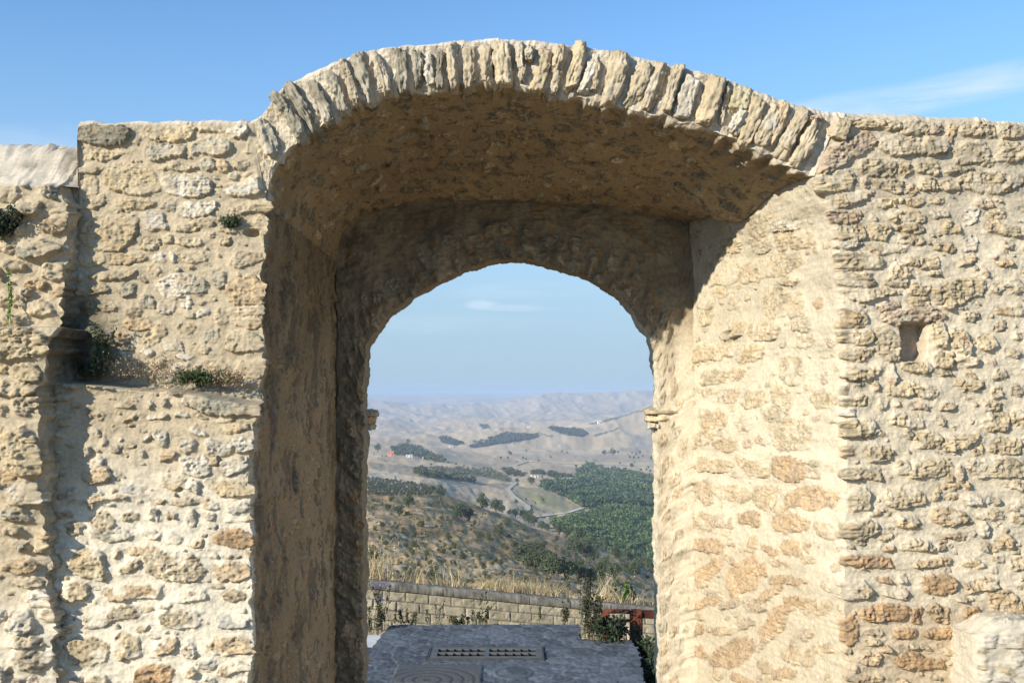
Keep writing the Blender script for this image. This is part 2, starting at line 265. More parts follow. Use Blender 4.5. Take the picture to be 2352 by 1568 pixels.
REV = parse('''1080 260 150 230 0 .6 g;1430 290 200 130 0 .7 o;740 590 180 160 0 .5 g;950 580 160 140 0 .4 g;1150 520 300 160 0 .4 g;1290 650 160 50 5 1 t;1350 480 100 100 0 .5 g;1160 850 200 220 0 .5 g;1350 870 160 200 0 .5 t;670 745 90 80 0 .3 y;780 860 100 80 0 .4 t
1540 850 60 80 0 .5 O;1080 1070 240 150 0 .6 t;540 970 90 120 0 .5 y;830 1050 120 120 0 .5 g;580 1280 290 120 0 .6 o;930 1290 190 140 0 .6 o;1300 1430 200 200 0 .4 g;600 1500 160 120 0 .6 t;790 1460 160 80 0 .5 o;1400 1040 120 100 0 .5 t;1430 1180 130 90 0 .5 t
590 590 70 180 0 .4 t;780 1125 150 60 0 1.8 t;1330 150 200 90 0 .6 w;1100 120 130 90 0 .6 g;1250 300 90 130 0 .4 y;1550 320 50 120 0 .5 o;800 330 160 100 8 .6 y;540 860 110 60 0 .5 t''', 2180, 700, 1882/720.) + parse('''
640 60 150 60 0 .5 t;850 100 170 150 0 .4 p;1110 140 210 150 0 .5 o;700 350 240 170 0 .6 o;1010 370 140 140 0 .5 t;1400 130 180 200 0 .4 g;1330 310 240 130 0 .4 g;1480 500 350 280 0 .4 t;540 570 290 130 -12 .6 o;840 600 210 110 0 .5 o
1060 600 90 80 0 .4 p;1210 560 110 90 0 .4 p;650 810 310 120 0 .7 o;880 800 80 40 10 .7 o;1100 830 260 140 8 .6 o;1470 850 270 220 0 .6 O;1720 900 130 90 0 .5 p;1680 780 150 50 0 .7 y;460 970 130 60 0 1.1 y;620 1090 160 180 0 .5 o;890 1090 270 130 0 .5 o
1290 1160 310 200 0 .5 o;1700 1150 400 190 -5 .5 O;560 1380 270 130 0 .6 o;820 1390 160 110 0 .6 p;1090 1360 180 130 0 .6 O;1490 1400 310 150 -6 .6 O;1880 1470 230 140 0 .6 o;860 1500 100 90 0 .5 o;1810 150 200 150 0 .5 y''', 2180, 1300, 2171/720.) + parse('''
660 60 320 110 -5 .6 O;960 50 70 40 0 .5 o;1200 60 80 130 0 .6 o;1390 120 180 70 5 .6 O;1620 90 170 140 0 .6 O;930 190 150 60 20 .7 o;700 350 260 130 -20 .6 O;1100 420 330 260 -25 .6 O;1190 280 90 70 0 .7 o;1330 330 90 110 0 .7 O;1500 250 150 80 -5 .7 o
1810 220 150 70 0 .5 o;1570 450 310 70 -8 .6 O;570 500 220 100 -15 .5 o;1400 580 250 90 -25 .6 O;650 700 310 70 -18 .6 O;940 710 190 90 -18 .7 p;1210 720 220 120 -5 .7 p;1500 800 240 90 -20 .6 O;1750 690 300 100 -5 .5 O;1940 750 200 130 -10 .6 o
540 830 170 60 0 .5 y;1110 910 170 100 -20 .6 p;1400 970 280 160 -30 .7 O;540 990 190 90 -15 .7 O;820 1000 260 60 -10 .7 o;560 1200 180 100 0 .6 O;940 1260 420 190 -20 .6 O;1300 1130 250 60 -30 .5 p;1720 1080 260 90 -30 .5 p;1680 1280 300 140 -10 .6 o
1320 1390 150 110 0 .5 o;1540 1470 220 100 -15 .6 O;790 1470 110 90 0 .6 o;1080 1530 240 70 -5 .6 O;1990 1200 210 100 -15 .6 o;1800 420 30 100 0 .9 t;770 600 200 50 -8 .4 t;1000 610 110 60 0 .5 o''', 2180, 1820, 2333/720.)

def to_uv(stones, fn, hs):
    """frame stones -> wall coordinates; fn(x,y) -> (u,v) on the wall"""
    r = []
    for (x, y, w, h, a, hp, t) in stones:
        u, v = fn(x, y); u1, _ = fn(x+w/2, y); u0, _ = fn(x-w/2, y); _, v1 = fn(x, y-h/2); _, v0 = fn(x, y+h/2)
        r.append((u, v, abs(u1-u0)/2, abs(v1-v0)/2, a, hp*hs, t))
    return r
def fill(stones, box, n, smin, smax, hs, tones, seed, aspect=1.8, gap=.012, ang=.12):
    """throw further stones into the free mortar, large ones first"""
    rs = np.random.RandomState(seed); u0, u1, v0, v1 = box; g = .012
    W_, H_ = int((u1-u0)/g)+1, int((v1-v0)/g)+1; occ = np.zeros((H_, W_), bool)
    def rect(u, v, a, b, t):
        e = max(a, b)
        i0, i1 = max(0, int((v-e-v0)/g)), min(H_, int((v+e-v0)/g)+1); j0, j1 = max(0, int((u-e-u0)/g)), min(W_, int((u+e-u0)/g)+1)
        if i1 <= i0 or j1 <= j0: return None
        yy, xx = np.mgrid[i0:i1, j0:j1]; x = xx*g+u0-u; y = yy*g+v0-v; c, s = math.cos(t), math.sin(t)
        return (slice(i0, i1), slice(j0, j1)), ((np.abs(x*c+y*s)/a)**3+(np.abs(-x*s+y*c)/b)**3 < 1)
    for (u, v, a, b, t, hp, tn) in stones:
        r = rect(u, v, a+gap*.7, b+gap*.7, t)
        if r: occ[r[0]] |= r[1]
    outl = []
    for k in range(n):
        s = smax*(smin/smax)**(k/n); asp = rs.uniform(1.0, aspect*1.5); a = s*asp**.5*rs.uniform(.8, 1.2)/1; b = s/asp**.5
        u, v = rs.uniform(u0, u1), rs.uniform(v0, v1); t = rs.normal(0, ang)
        r = rect(u, v, a+gap, b+gap, t)
        if r is None or (occ[r[0]] & r[1]).any(): continue
        r = rect(u, v, a+gap*.3, b+gap*.3, t); occ[r[0]] |= r[1]
        outl.append((u, v, a, b, t, hs*rs.uniform(.5, 1.3)*min(1, .45+s/.05*.5), tones[rs.randint(len(tones))]))
    return outl
def masonry(U, V, P, stones, mort, seed=0, rough=1.0, strata=True, mnoise=1.0, cov=.0, soft=.10, rag=1.0):
    """relief height and colour of a rubble wall. U,V wall coordinates, P positions (m,n), mort (m,n,3) mortar colour"""
    m, n = U.shape
    wx = rag*(.022*vnoise(P, 8, seed+1) + .012*vnoise(P, 22, seed+2) + .006*vnoise(P, 60, seed+3))
    wy = rag*(.016*vnoise(P, 8, seed+4) + .010*vnoise(P, 22, seed+5) + .005*vnoise(P, 60, seed+6))
    en = (vnoise(P, 38, seed+8) + .6*vnoise(P, 90, seed+9))*rag
    smear = fbm(P, (7, 7, 10), 3, seed+70)
    Gd = np.full((m, n), 9.0); Hs = np.zeros((m, n)); Hm = np.zeros((m, n)); Mk = np.zeros((m, n)); C = mort.copy()
    rs = np.random.RandomState(seed+5)
    for (u, v, a, b, t, hp, tn) in stones:
        a *= 1.06; b *= 1.06
        e = max(a, b)*1.15+.07
        # window by bounding box (U mostly varies along axis 0, V along axis 1)
        uc, vr = U[:, n//2], V[m//2, :]
        pad = .12
        I = np.where((uc > u-e-pad) & (uc < u+e+pad))[0]; J = np.where((vr > v-e-pad) & (vr < v+e+pad))[0]
        if len(I) < 2 or len(J) < 2: continue
        s = (slice(I[0], I[-1]+1), slice(J[0], J[-1]+1))
        x0 = U[s]-u+wx[s]; y0 = V[s]-v+wy[s]; c, sn = math.cos(t), math.sin(t)
        x = x0*c+y0*sn; y = -x0*sn+y0*c
        sk = rs.uniform(-.3, .3); x = x+sk*y
        d = 0
        for kk, an in enumerate((0, 90, 180, 270, 45, 135, 225, 315, 20, 205)):
            if kk >= 8 and rs.rand() < .5: continue
            an = math.radians(an+rs.uniform(-13, 13)); cc, ss = math.cos(an), math.sin(an)
            rr = rs.uniform(.88, 1.12) if kk < 4 else rs.uniform(1.02, 1.34)
            d = d+np.maximum(0, (x/a*cc+y/b*ss)/rr)**9
        d = d**(1/9.)
        dist = (1-d)*min(a, b)+.0042*en[s]
        Gd[s] = np.minimum(Gd[s], np.abs(dist+.002)+.012*np.clip(smear[s]+.1, 0, 1))
        prof = sstep(-.001, .005+.06*hp, dist); dome = np.clip(1-d*d, 0, 1)
        h = hp*(.88*prof+.18*dome) * (1+rs.uniform(-.45, .35)*x/a+rs.uniform(-.5, .25)*y/b)
        mk = sstep(-.004, .004, dist-cov*.006)*(1-.85*sstep(.28-.25*cov, .62-.25*cov, smear[s]+.35*np.clip(d-.4, 0, 1)+rs.uniform(-.3, .12)-(2 if tn in 'dO' else 0)))
        mc = mort[m//2, n//2] if mort.ndim == 3 else 0; tc = np.array(TONE[tn])*rs.uniform(.88, 1.12); tc = tc*(1-soft)+mort[(s[0].start+s[0].stop)//2, (s[1].start+s[1].stop)//2]*soft
        up = h > Hs[s]
        Hs[s] = np.where(up, h, Hs[s]); Mk[s] = np.maximum(Mk[s], mk)
        C[s] = np.where(((mk > .02) & up)[..., None], C[s]*(1-mk[..., None])+tc*mk[..., None], C[s])
        f = np.where(dist < 0, np.exp(dist/.022), 1)*hp*.42
        Hm[s] = np.maximum(Hm[s], f)
    # surface texture
    low = fbm(P, 3.2, 2, seed+20)
    mt = .009*low + .0045*fbm(P, 13, 3, seed+22) + .0016*fbm(P, 70, 2, seed+24) + .003*ridged(P, (9, 9, 22), 2, seed+26)
    if strata: st = ridged(P, (12, 12, 44), 3, seed+30)*.6+ridged(P, (26, 26, 34), 2, seed+33)*.45
    else: st = ridged(P, 30, 3, seed+30)
    pit = np.clip(fbm(P, 55, 2, seed+40)-.35, 0, 1)
    brk = vnoise(P, 7, seed+44)
    sh = rough*(.0095*(st-.4) + .008*fbm(P, 20, 3, seed+36) - .010*pit)*(1+.5*brk); Sk = sstep(0, .01, Hs)
    H = Hm + mt*mnoise + np.maximum(Hs-Hm*.75, 0) + sh*(.3*Sk+.7*Mk)
    H = np.maximum(H, Hm*.6+mt*mnoise-.004)
    gm = np.exp(-(Gd/.0055)**2)*np.clip(.55+1.1*vnoise(P, 10, seed+77), 0, 1); H = H-.007*gm*min(1.2, rough+.3); C = C*(1-.30*gm)[..., None]
    # colour
    g = 1+.16*fbm(P, 9, 3, seed+50)*(.35+.65*Mk) + .06*low
    C = C*g[..., None]
    li = np.clip(fbm(P, 17, 3, seed+55)-.28, 0, 1)*Mk                     # lichen / weathering
    C = C*(1-.55*li[..., None])+np.array((.20,.195,.16))*.55*li[..., None]
    oc = np.clip(fbm(P, 12, 2, seed+60)-.15, 0, 1)*Mk
    C = C*(1-oc[..., None]*.45)+np.array((.46,.30,.14))*oc[..., None]*.45
    pz = np.clip(st*rough, -1, 1.2)
    C = C*(1-.10*np.clip(-pz, 0, 1)[..., None]*Mk[..., None])
    C = C*(1-.35*np.clip(pit*4, 0, 1)[..., None]*Mk[..., None])
    return H, np.clip(C, .02, .8), Mk
def normals(P, flip=False):
    du = np.gradient(P, axis=0); dv = np.gradient(P, axis=1); n = np.cross(du, dv)
    n /= np.linalg.norm(n, axis=-1, keepdims=True)+1e-12
    return -n if flip else n
def dens(a, b, step, *more):
    """coordinate samples: fine between a and b, then coarser out to the given far ends"""
    r = list(np.arange(a, b, step))+[b]
    for end, st in more:
        if end < r[0]:
            r = list(np.linspace(end, r[0], max(2, int(abs(end-r[0])/st)+1))[:-1]) + r
        else:
            r = r + list(np.linspace(r[-1], end, max(2, int(abs(end-r[-1])/st)+1))[1:])
    return np.array(r)
def zpix(y, x, Y): return ray(x, y)[..., 2]*Y
def xpix(x, y, Y): return ray(x, y)[..., 0]*Y
def wpt(x, y, Y):
    r = ray(x, y); return r*(np.asarray(Y, float)[..., None] if np.ndim(Y) else Y)
YF, YB, YO = 8.5, 11.0, 11.42                        # front face, inner arch wall, its back
def grid_obj(name, P, C, parent, flip=False, mat=None):
    m, n = P.shape[:2]
    return mesh(name, P.reshape(-1, 3), grid_faces(m, n, flip), mat or M_STONE, parent, C.reshape(-1, 3))

gate = empty('town_gateway', (0, YF, GZ))
tag(gate, 'ruined rubble stone gateway with a wide front arch and a smaller round arch inside', 'gateway')
gate_parts = []
def gp(o, loc=(0, YF, GZ)):
    """attach a mesh made in world coordinates to the gateway"""
    o.parent = gate; o.matrix_parent_inverse = __import__('mathutils').Matrix.Translation((-loc[0], -loc[1], -loc[2])); return o

# --- left flank wall (thicker below the ledge)
zs = dens(-2.98, zpix(288, 400, YF), .0064, (GZ, .08))
jl_y = np.array([400, 480, 600, 780, 870, 930, 1100, 1300, 1568]); jl_x = np.array([600, 612, 606, 603, 602, 584, 575, 578, 577])
jl_Y = np.array([8.5, 8.5, 8.5, 8.5, 8.5, 8.25, 8.25, 8.25, 8.25])
jz = zpix(jl_y, jl_x, jl_Y); jx = xpix(jl_x, jl_y, jl_Y)
top_l = wpt(575, 285, YF)
jz = np.concatenate([[top_l[2]], jz]); jx = np.concatenate([[top_l[0]], jx])
EL = np.interp(zs, jz[::-1], jx[::-1]); zz3 = np.stack([zs*0, zs*0, zs], -1); EL = EL+(.020*vnoise(zz3, 6, 171)+.013*vnoise(zz3, 16, 172)+.007*vnoise(zz3, 45, 173))*(zs < 1.35)
XL0 = xpix(108, 700, YF)
ut = dens(0, 1, .0062/1.45); ut = np.concatenate([ut])
U = XL0 + (EL[None, :]-XL0)*ut[:, None]; V = np.repeat(zs[None, :], len(ut), 0)
XW = xpix(181, 320, YF); JW = int(np.argmax(U[:, -1] > XW)); ztl = np.where(np.arange(len(ut)) < JW, 1.62, zs[-1])[:, None]
V = np.where(V > 1.0, 1.0+(V-1.0)*(ztl-1.0)/(zs[-1]-1.0), V)
def ledge_z(X): return np.interp(X, [-3.4, -1.9], [zpix(868, 140, 8.3), zpix(925, 600, 8.3)])
nz = vnoise(np.stack([U, V*0, V*0], -1), 5, 3)*.02
led = sstep(.02, -.02, V-ledge_z(U)-nz)
Yb = YF-.25*led
P = np.stack([U, Yb, V], -1)
lm = sstep(-.25, -.95, V+.12*fbm(P, 2.2, 3, 90))
mort = TAN*(1-lm[..., None])+CREAM*lm[..., None]
st = to_uv(LEFT, lambda x, y: (xpix(x, y, YF), zpix(y, x, YF)), .022)+to_uv(LOW, lambda x, y: (xpix(x, y, 8.25), zpix(y, x, 8.25)), .024)
st += fill(st, (XL0, -1.9, -2.45, 2.05), 1500, .010, .05, .022, 'ttwygwto', 3)
st += fill(st, (XL0, -1.9, GZ, -2.45), 1200, .05, .14, .03, 'ttwyo', 4)
H, C, Mk = masonry(U, V, P, st, mort, seed=1, rough=1.1, cov=.3)
# carved ring in the big block, dark hole by the jamb tuft
rx, rz = xpix(245, 765, YF)*0+xpix(243, 545, YF), zpix(545, 243, YF)
dd = np.hypot(U-rx, V-rz); H -= .012*np.exp(-((dd-.15)/.014)**2)*(V > rz-.06)
hx, hz = xpix(580, 535, YF), zpix(535, 580, YF)
H -= .07*sstep(1.1, .6, np.hypot((U-hx)/.07, (V-hz)/.035))
drip = np.clip(vnoise(np.stack([U, V*0, V*.2], -1), 40, 99)-.55, 0, 1)*sstep(1.0, 2.0, V); H += drip*.012; C += drip[..., None]*.15
# fade at the joint to the arch ring
wj = np.where(V > zpix(440, 605, YF), sstep(0, .03, EL[None, :]-U), 1.0); H = H*wj
ed = sstep(.06, 0, EL[None, :]-U)*(V < zpix(440, 605, YF))
nrm = normals(np.stack([U, np.full_like(U, YF), V], -1)); nrm[..., :] = (0, -1, 0)
PL = P+nrm*H[..., None]; PL[..., 0] += ed*(H-.01)*1.6+ed*.012*vnoise(P, (1, 1, 8), 17)
rec_shade = np.exp(-((U+3.27)/.20)**2-((V-.42)/.34)**2)*np.clip(.9+.5*fbm(P, 9, 3, 181), 0, 1.1); rec_shade = np.clip(rec_shade*1.3, 0, .9)[..., None]; C = C*(1-rec_shade)+np.array((.07,.062,.042))*rec_shade       # shade of the recess painted into the wall colour
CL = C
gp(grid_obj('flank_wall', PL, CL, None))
topL = (PL[JW:, -1], CL[JW:, -1])
jambL_i = np.where(zs <= zpix(480, 612, YF))[0]
edgeL = (PL[-1, jambL_i], CL[-1, jambL_i])

# --- right flank wall, turned slightly away
TANR = math.tan(math.radians(5))
def yr(X): return YF+np.maximum(0, X-2.25)*TANR
def rpt(x, y):
    r = ray(x, y); k = r[..., 0]
    Y = np.where(k*YF < 2.25, YF, (YF-2.25*TANR)/(1-k*TANR)); return r*Y[..., None]
jr = np.array([(1925, 268), (1890, 340), (1870, 405), (1895, 450), (1920, 520), (1935, 620), (1940, 760), (1944, 1000), (1943, 1200), (1938, 1400), (1946, 1568)], float)
jr3 = rpt(jr[:, 0], jr[:, 1])
zt = rpt(np.array([1925., 2000, 2100, 2200, 2352, 2600]), np.array([268., 271, 272, 278, 290, 305]))
zrb = dens(-2.98, 2.14, .0064, (GZ, .08))
ER = np.interp(zrb, jr3[::-1, 2], jr3[::-1, 0])
ut = dens(0, 1.85/3.4, .0064/3.4, (1, .012))
U = ER[None, :]+(6.0-ER[None, :])*ut[:, None]
ztop = np.interp(U[:, -1], zt[:, 0], zt[:, 2])[:, None]
V = np.repeat(zrb[None, :], len(ut), 0); V = np.where(V > 1.2, 1.2+(V-1.2)*(ztop-1.2)/(2.14-1.2), V)
P = np.stack([U, yr(U), V], -1)
t1 = sstep(-1.45, -1.75, V+.1*fbm(P, 2, 2, 91)); t2 = sstep(1.0, 1.5, V+.1*fbm(P, 2, 2, 92))
mort = GREYM*(1-t1[..., None])+np.array((.50,.405,.28))*t1[..., None]; mort = mort*(1-.15*t2[..., None])
st = to_uv(RIGHT, lambda x, y: (float(rpt(np.array(float(x)), np.array(float(y)))[0]), float(rpt(np.array(float(x)), np.array(float(y)))[2])), .025)
st += fill(st, (2.3, 6, -2.45, 2.12), 2600, .010, .055, .026, 'ttwygpto', 5)
st += fill(st, (2.3, 6, GZ, -2.45), 1500, .05, .14, .03, 'ttwyo', 6)
H, C, Mk = masonry(U, V, P, st, mort, seed=2, rough=1.35, cov=.1)
ncx, ncz = float(rpt(np.array(2099.), np.array(784.))[0]), float(rpt(np.array(2099.), np.array(784.))[2])
nx = (U-ncx)+.10*(V-ncz)*(V < ncz)*-1; nzz = V-ncz
ni = sstep(1.12, .96, ((np.abs(nx)/.105)**5+(np.abs(nzz)/.14)**5)**.2+.10*vnoise(P, 12, 61)+.06*vnoise(P, 30, 64)); H = H*(1-ni)-.15*ni+.012*fbm(P, 12, 3, 62)*ni
C = C*(1-ni[..., None])+np.array((.42,.35,.26))*(1+.1*vnoise(P, 15, 63))[..., None]*ni[..., None]
wj = np.where(V > 1.68, sstep(0, .04, U-ER[None, :]), 1.0); H = H*wj
ed = sstep(.07, 0, U-ER[None, :])*(V < 1.62)
nr = np.array((math.sin(math.radians(5)), -math.cos(math.radians(5)), 0)); nr = np.where((U > 2.25)[..., None], nr, np.array((0, -1., 0)))
PR = P+nr*H[..., None]; PR[..., 0] -= ed*(H-.01)*1.5
CR = C
gp(grid_obj('flank_wall', PR, CR, None))
topR = (PR[:, -1], CR[:, -1])
jR = np.where(zrb <= float(jr3[2, 2]))[0]
edgeR = (PR[0, jR], CR[0, jR])

# --- arch ring (front face between intrados and wall top)
NS = 760
Tp = [(575,285),(600,268),(625,232),(655,198),(700,180),(760,153),(815,130),(870,115),(930,108),(1000,106),(1060,100),(1150,95),(1240,99),(1330,110),(1400,122),(1470,135),(1560,158),(1660,183),(1700,198),(1760,222),(1820,242),(1870,258),(1925,268)]
Fp = [(612,480),(617,420),(632,378),(665,340),(710,302),(760,272),(820,238),(870,215),(910,203),(960,197),(1080,190),(1180,190),(1270,208),(1400,236),(1510,264),(1600,290),(1680,318),(1730,342),(1800,374),(1870,405)]
Bp = [(772,600),(776,560),(790,530),(821,498),(870,480),(926,467),(1030,458),(1134,458),(1273,464),(1380,470),(1428,475),(1496,492),(1560,504),(1583,510)]
def p3(pts, Y):
    pts = np.array(pts, float); return wpt(pts[:, 0], pts[:, 1], Y)
T3 = smooth_curve(p3(Tp, YF), NS, 5); F3 = smooth_curve(p3(Fp, YF), NS, 5); B3 = smooth_curve(p3(Bp, YB), NS, 6)
nv = 60
tt = np.linspace(0, 1, nv)
P = F3[:, None]*(1-tt[None, :, None])+T3[:, None]*tt[None, :, None]
s_len = np.concatenate([[0], np.cumsum(np.linalg.norm(np.diff(F3, axis=0), axis=1))])
RINGM = np.array((.50,.435,.335))
mort = np.broadcast_to(RINGM, P.shape).copy()
H = .016*fbm(P, 5, 2, 300)+.008*fbm(P, 16, 3, 301)+.002*fbm(P, 75, 2, 302)-.018+.006*ridged(P, 22, 3, 303)
# streaks of mortar running across the band
arcc = np.stack([np.repeat(s_len[:, None], nv, 1), P[..., 1]*0, tt[None, :]*.3+P[..., 0]*0], -1)
H += .012*np.clip(ridged(arcc, (11, 1, 2.0), 2, 305), -1, 1)*sstep(.35, .9, s_len)[:, None]
kq = sstep(.55, .1, s_len)[:, None, None]*.8; mort = mort*(1-kq)+TAN*1.08*kq
C = mort*(1+.16*fbm(P, 12, 3, 306))[..., None]
endf = sstep(0, .04, s_len)[:, None]*sstep(0, .04, s_len[-1]-s_len)[:, None]; H = H*endf
scal = .028*vnoise(np.stack([s_len, s_len*0, s_len*0], -1), 9, 44)+.012*vnoise(np.stack([s_len, s_len*0, s_len*0], -1), 24, 45)
radial = (T3-F3); radial /= np.linalg.norm(radial, axis=1, keepdims=True)
P = P+radial[:, None]*(scal[:, None]*(1-tt)[None, :]**3*endf)[..., None]
Pring = P+np.array((0, -1., 0))*H[..., None]
ring = gp(grid_obj('arch_ring', Pring, C, None, flip=True))
topA = (Pring[:, -1], C[:, -1]); edgeA = (Pring[:, 0], C[:, 0])

# --- voussoirs: rough wedge stones, each a mesh of its own
def rough_block(cx, top, bot, wt, wb, depth, proud, tone, seed, res=(19, 40, 10)):
    """stone from lower point to upper point on the front face; a rounded, broken slab"""
    top = np.array(top); bot = np.array(bot); ax = top-bot; Ln = np.linalg.norm(ax); ax /= Ln
    sd = np.array((ax[2], 0, -ax[0])); fr = np.array((0, -1., 0))
    na, nb, nc = res
    # cube-sphere style: grid on 6 faces
    V, F = [], []; off = 0
    def face(n1, n2, fn):
        nonlocal off
        a, b = np.meshgrid(np.linspace(-1, 1, n1), np.linspace(-1, 1, n2), indexing='ij')
        q = np.stack(fn(a, b), -1).reshape(-1, 3); V.append(q); F.append(grid_faces(n1, n2, False, off)); off += n1*n2
    o = lambda a: np.ones_like(a)
    face(na, nb, lambda a, b: (a, b, o(a))); face(na, nb, lambda a, b: (-a, b, -o(a)))
    face(nc, nb, lambda a, b: (o(a), b, -a)); face(nc, nb, lambda a, b: (-o(a), b, a))
    face(na, nc, lambda a, b: (a, o(a), -b)); face(na, nc, lambda a, b: (a, -o(a), b))
    q = np.concatenate(V); F = np.concatenate(F)
    e = 7.0
    r = (np.abs(q)**e).sum(1)**(1/e); q = q/r[:, None]
    rs = np.random.RandomState(seed)
    for kk in range(7):                                     # knock off corners
        nn = rs.normal(size=3); nn /= np.linalg.norm(nn); lim = rs.uniform(.82, 1.1); ov = np.maximum(0, q@nn-lim*np.abs(nn).sum()**.5*.92); q = q-ov[:, None]*nn
    w = wb+(wt-wb)*(q[:, 1]+1)/2
    bend = rs.uniform(-.035, .035)*Ln*(1-q[:, 1]**2)
    L3 = np.stack([q[:, 0]*w/2+bend, q[:, 1]*Ln/2, q[:, 2]*depth/2], -1)
    S = L3+seed*3.7
    n = q/np.linalg.norm(q, axis=1, keepdims=True)
    d = .012*fbm(S, 9, 2, 401)+.010*ridged(S, (44, 12, 44), 3, 402)+.007*fbm(S, 30, 3, 403)-.012*np.clip(fbm(S, 26, 2, 405)-.3, 0, 1)-.004
    L3 = L3+n*d[:, None]
    c = (top+bot)/2
    Wd = c+L3[:, :1]*sd+L3[:, 1:2]*ax+(L3[:, 2:3]-depth/2+proud)*fr
    col = (np.array(TONE[tone])*.85+RINGM*.15)*rs.uniform(.85, 1.12)*(1+.16*fbm(S, 12, 3, 410))[:, None]
    li = np.clip(fbm(S, 8, 3, 412)-.05, 0, 1)*(.9 if tone in 'dg' else .35)
    li = li*sstep(-.6, .6, q[:, 1]) if tone in 'dg' else li
    col = col*(1-li[:, None])+np.array((.175,.155,.11))*li[:, None]
    mo = np.clip(fbm(S, 6, 2, 414)-.25-(.3*q[:, 1] if tone in 'dg' else 0), 0, 1)*1.6; mo = np.clip(mo, 0, 1)
    col = col*(1-mo[:, None])+RINGM*mo[:, None]
    return Wd, F, np.clip(col, .03, .75)
def vlist(txt, ox, oy, sc):
    r = []
    for q in txt.replace('\n', ';').split(';'):
        q = q.split()
        if len(q) < 6: continue
        x1, y1, x2, y2, w = map(float, q[:5]); r.append(((ox+x1/sc)*K, (oy+y1/sc)*K, (ox+x2/sc)*K, (oy+y2/sc)*K, w/sc*K, q[5], float(q[6]) if len(q) > 6 else 1.))
    return r
VS = vlist('''70 1040 200 1400 170 g;215 740 400 960 120 d;400 960 540 1240 120 g;360 620 690 1130 130 d;640 600 850 1040 120 d;840 480 1020 930 115 g;1000 370 1070 540 80 t;1080 560 1160 860 100 t;1160 290 1310 790 165 g;1390 300 1500 700 120 t 
1650 240 1685 700 150 d 1.2;1840 240 1850 640 115 d;2110 270 2110 640 75 d;2235 180 2250 660 115 t;1960 280 2010 600 110 w .6''', 860, 100, 3.36)+vlist('''
270 220 280 650 155 t;470 200 505 620 115 t;650 170 680 610 185 t;850 190 850 440 95 g;890 430 875 580 75 t;965 220 955 350 75 t 1.3;1110 240 1030 680 215 y 1.2;1320 200 1260 470 125 t;1290 460 1240 710 95 t;1560 160 1370 730 170 y 1.4;1710 290 1560 700 130 w
1760 350 1690 720 65 t;2000 280 1850 820 215 t 1.2;2270 400 2090 860 175 t''', 1500, 100, 3.36)+vlist('''
240 120 110 590 155 t;430 140 310 630 115 t 1.2;610 230 470 660 185 w;850 270 700 735 190 y 1.5;985 310 880 730 60 t;1140 370 1060 580 215 Y 1.7;1290 450 1130 950 170 y 1.1;1120 640 1010 820 130 w;1470 550 1290 960 180 t;1570 560 1400 950 95 o
1780 600 1500 1090 160 t 1.3;1920 710 1690 1180 155 t 1.3;2180 720 2120 880 200 y 1.2;1940 690 1820 700 70 p''', 2150, 180, 2352/750.)
for i, (x1, y1, x2, y2, w, tn, pr) in enumerate(VS):
    pr_ = .018+.042*pr*random.uniform(.45, 1.3)
    a = wpt(x1, y1, YF); b = wpt(x2, y2, YF); a = a+(a-b)*.0; wm = w/FPX*YF
    Vv, Ff, Cc = rough_block(None, a+(a-b)/np.linalg.norm(a-b)*.015, b-(a-b)/np.linalg.norm(a-b)*.02, wm*1.06, wm*.97, .24, pr_, tn, 500+i)
    o = gp(mesh('voussoir', Vv, Ff, M_STONE, None, Cc)); o.parent = ring; o.matrix_parent_inverse = __import__('mathutils').Matrix.Identity(4)

def stitch(P, C, edge, axis=0, w=.05, D=None):
    """pull the first row of a sheet onto the finished edge of its neighbour; D = distance from that edge"""
    e, c = edge
    if axis == 0:
        dl = e-P[0]; k = sstep(w, 0, D); P = P+dl[None]*k[..., None]; P[0] = e
        kc = sstep(w, w*.2, D)[..., None]; C = C*(1-kc)+c[None]*kc
    return P, C
# --- vault
nd = 230
td = np.linspace(0, 1, nd)
base = F3[None]*(1-td[:, None, None])+B3[None]*td[:, None, None]
SAG = .17
base[..., 2] -= SAG*np.exp(-((td-.52)/.18)**2)[:, None]*sstep(s_len[-1]-.9, s_len[-1], s_len)[None]**1.3
Dist = td[:, None]*np.linalg.norm(B3-F3, axis=1)[None]
Uu = Dist; Vv = np.repeat(s_len[None], nd, 0)
nrm = normals(base, True)
if nrm[nd//2, NS//2, 2] > 0: nrm = -nrm
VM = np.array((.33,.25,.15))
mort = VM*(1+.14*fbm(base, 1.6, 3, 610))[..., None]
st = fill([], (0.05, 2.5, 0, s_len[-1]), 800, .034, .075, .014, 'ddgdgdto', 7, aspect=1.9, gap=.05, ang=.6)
H, C, Mk = masonry(Uu, Vv, base, st, mort, seed=11, rough=.7, strata=False, mnoise=1.1, cov=.3, soft=.1)
def weather(base, H, C, f, seed, thr, colr=(.145,.125,.095), dep=.010, k=.7):
    """patches where the render has fallen and dark weathered stone shows"""
    n = fbm(base, f, 3, seed)+.35*fbm(base, np.array(f)*4.2, 2, seed+9); m = sstep(thr, thr+.16, n)*k
    C = C*(1-m[..., None])+np.array(colr)*(1+.35*fbm(base, 26, 2, seed+3))[..., None]*m[..., None]
    return H-dep*m+.006*fbm(base, 30, 2, seed+4)*m, C
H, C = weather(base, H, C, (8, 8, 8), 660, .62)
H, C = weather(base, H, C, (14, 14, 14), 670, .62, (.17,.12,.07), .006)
rl = sstep(.55, 0, Dist); H += rl*.03*np.clip(ridged(np.stack([Vv, Vv*0, Dist*.15], -1), 6.5, 2, 640), -.5, 1)
H *= sstep(0, .05, Dist)*sstep(0, .05, Vv)*sstep(0, .05, s_len[-1]-Vv)
Pv = base+nrm*H[..., None]
Pv, C = stitch(Pv, C, edgeA, w=.10, D=Dist)
gp(grid_obj('vault', Pv, C, None, flip=True))

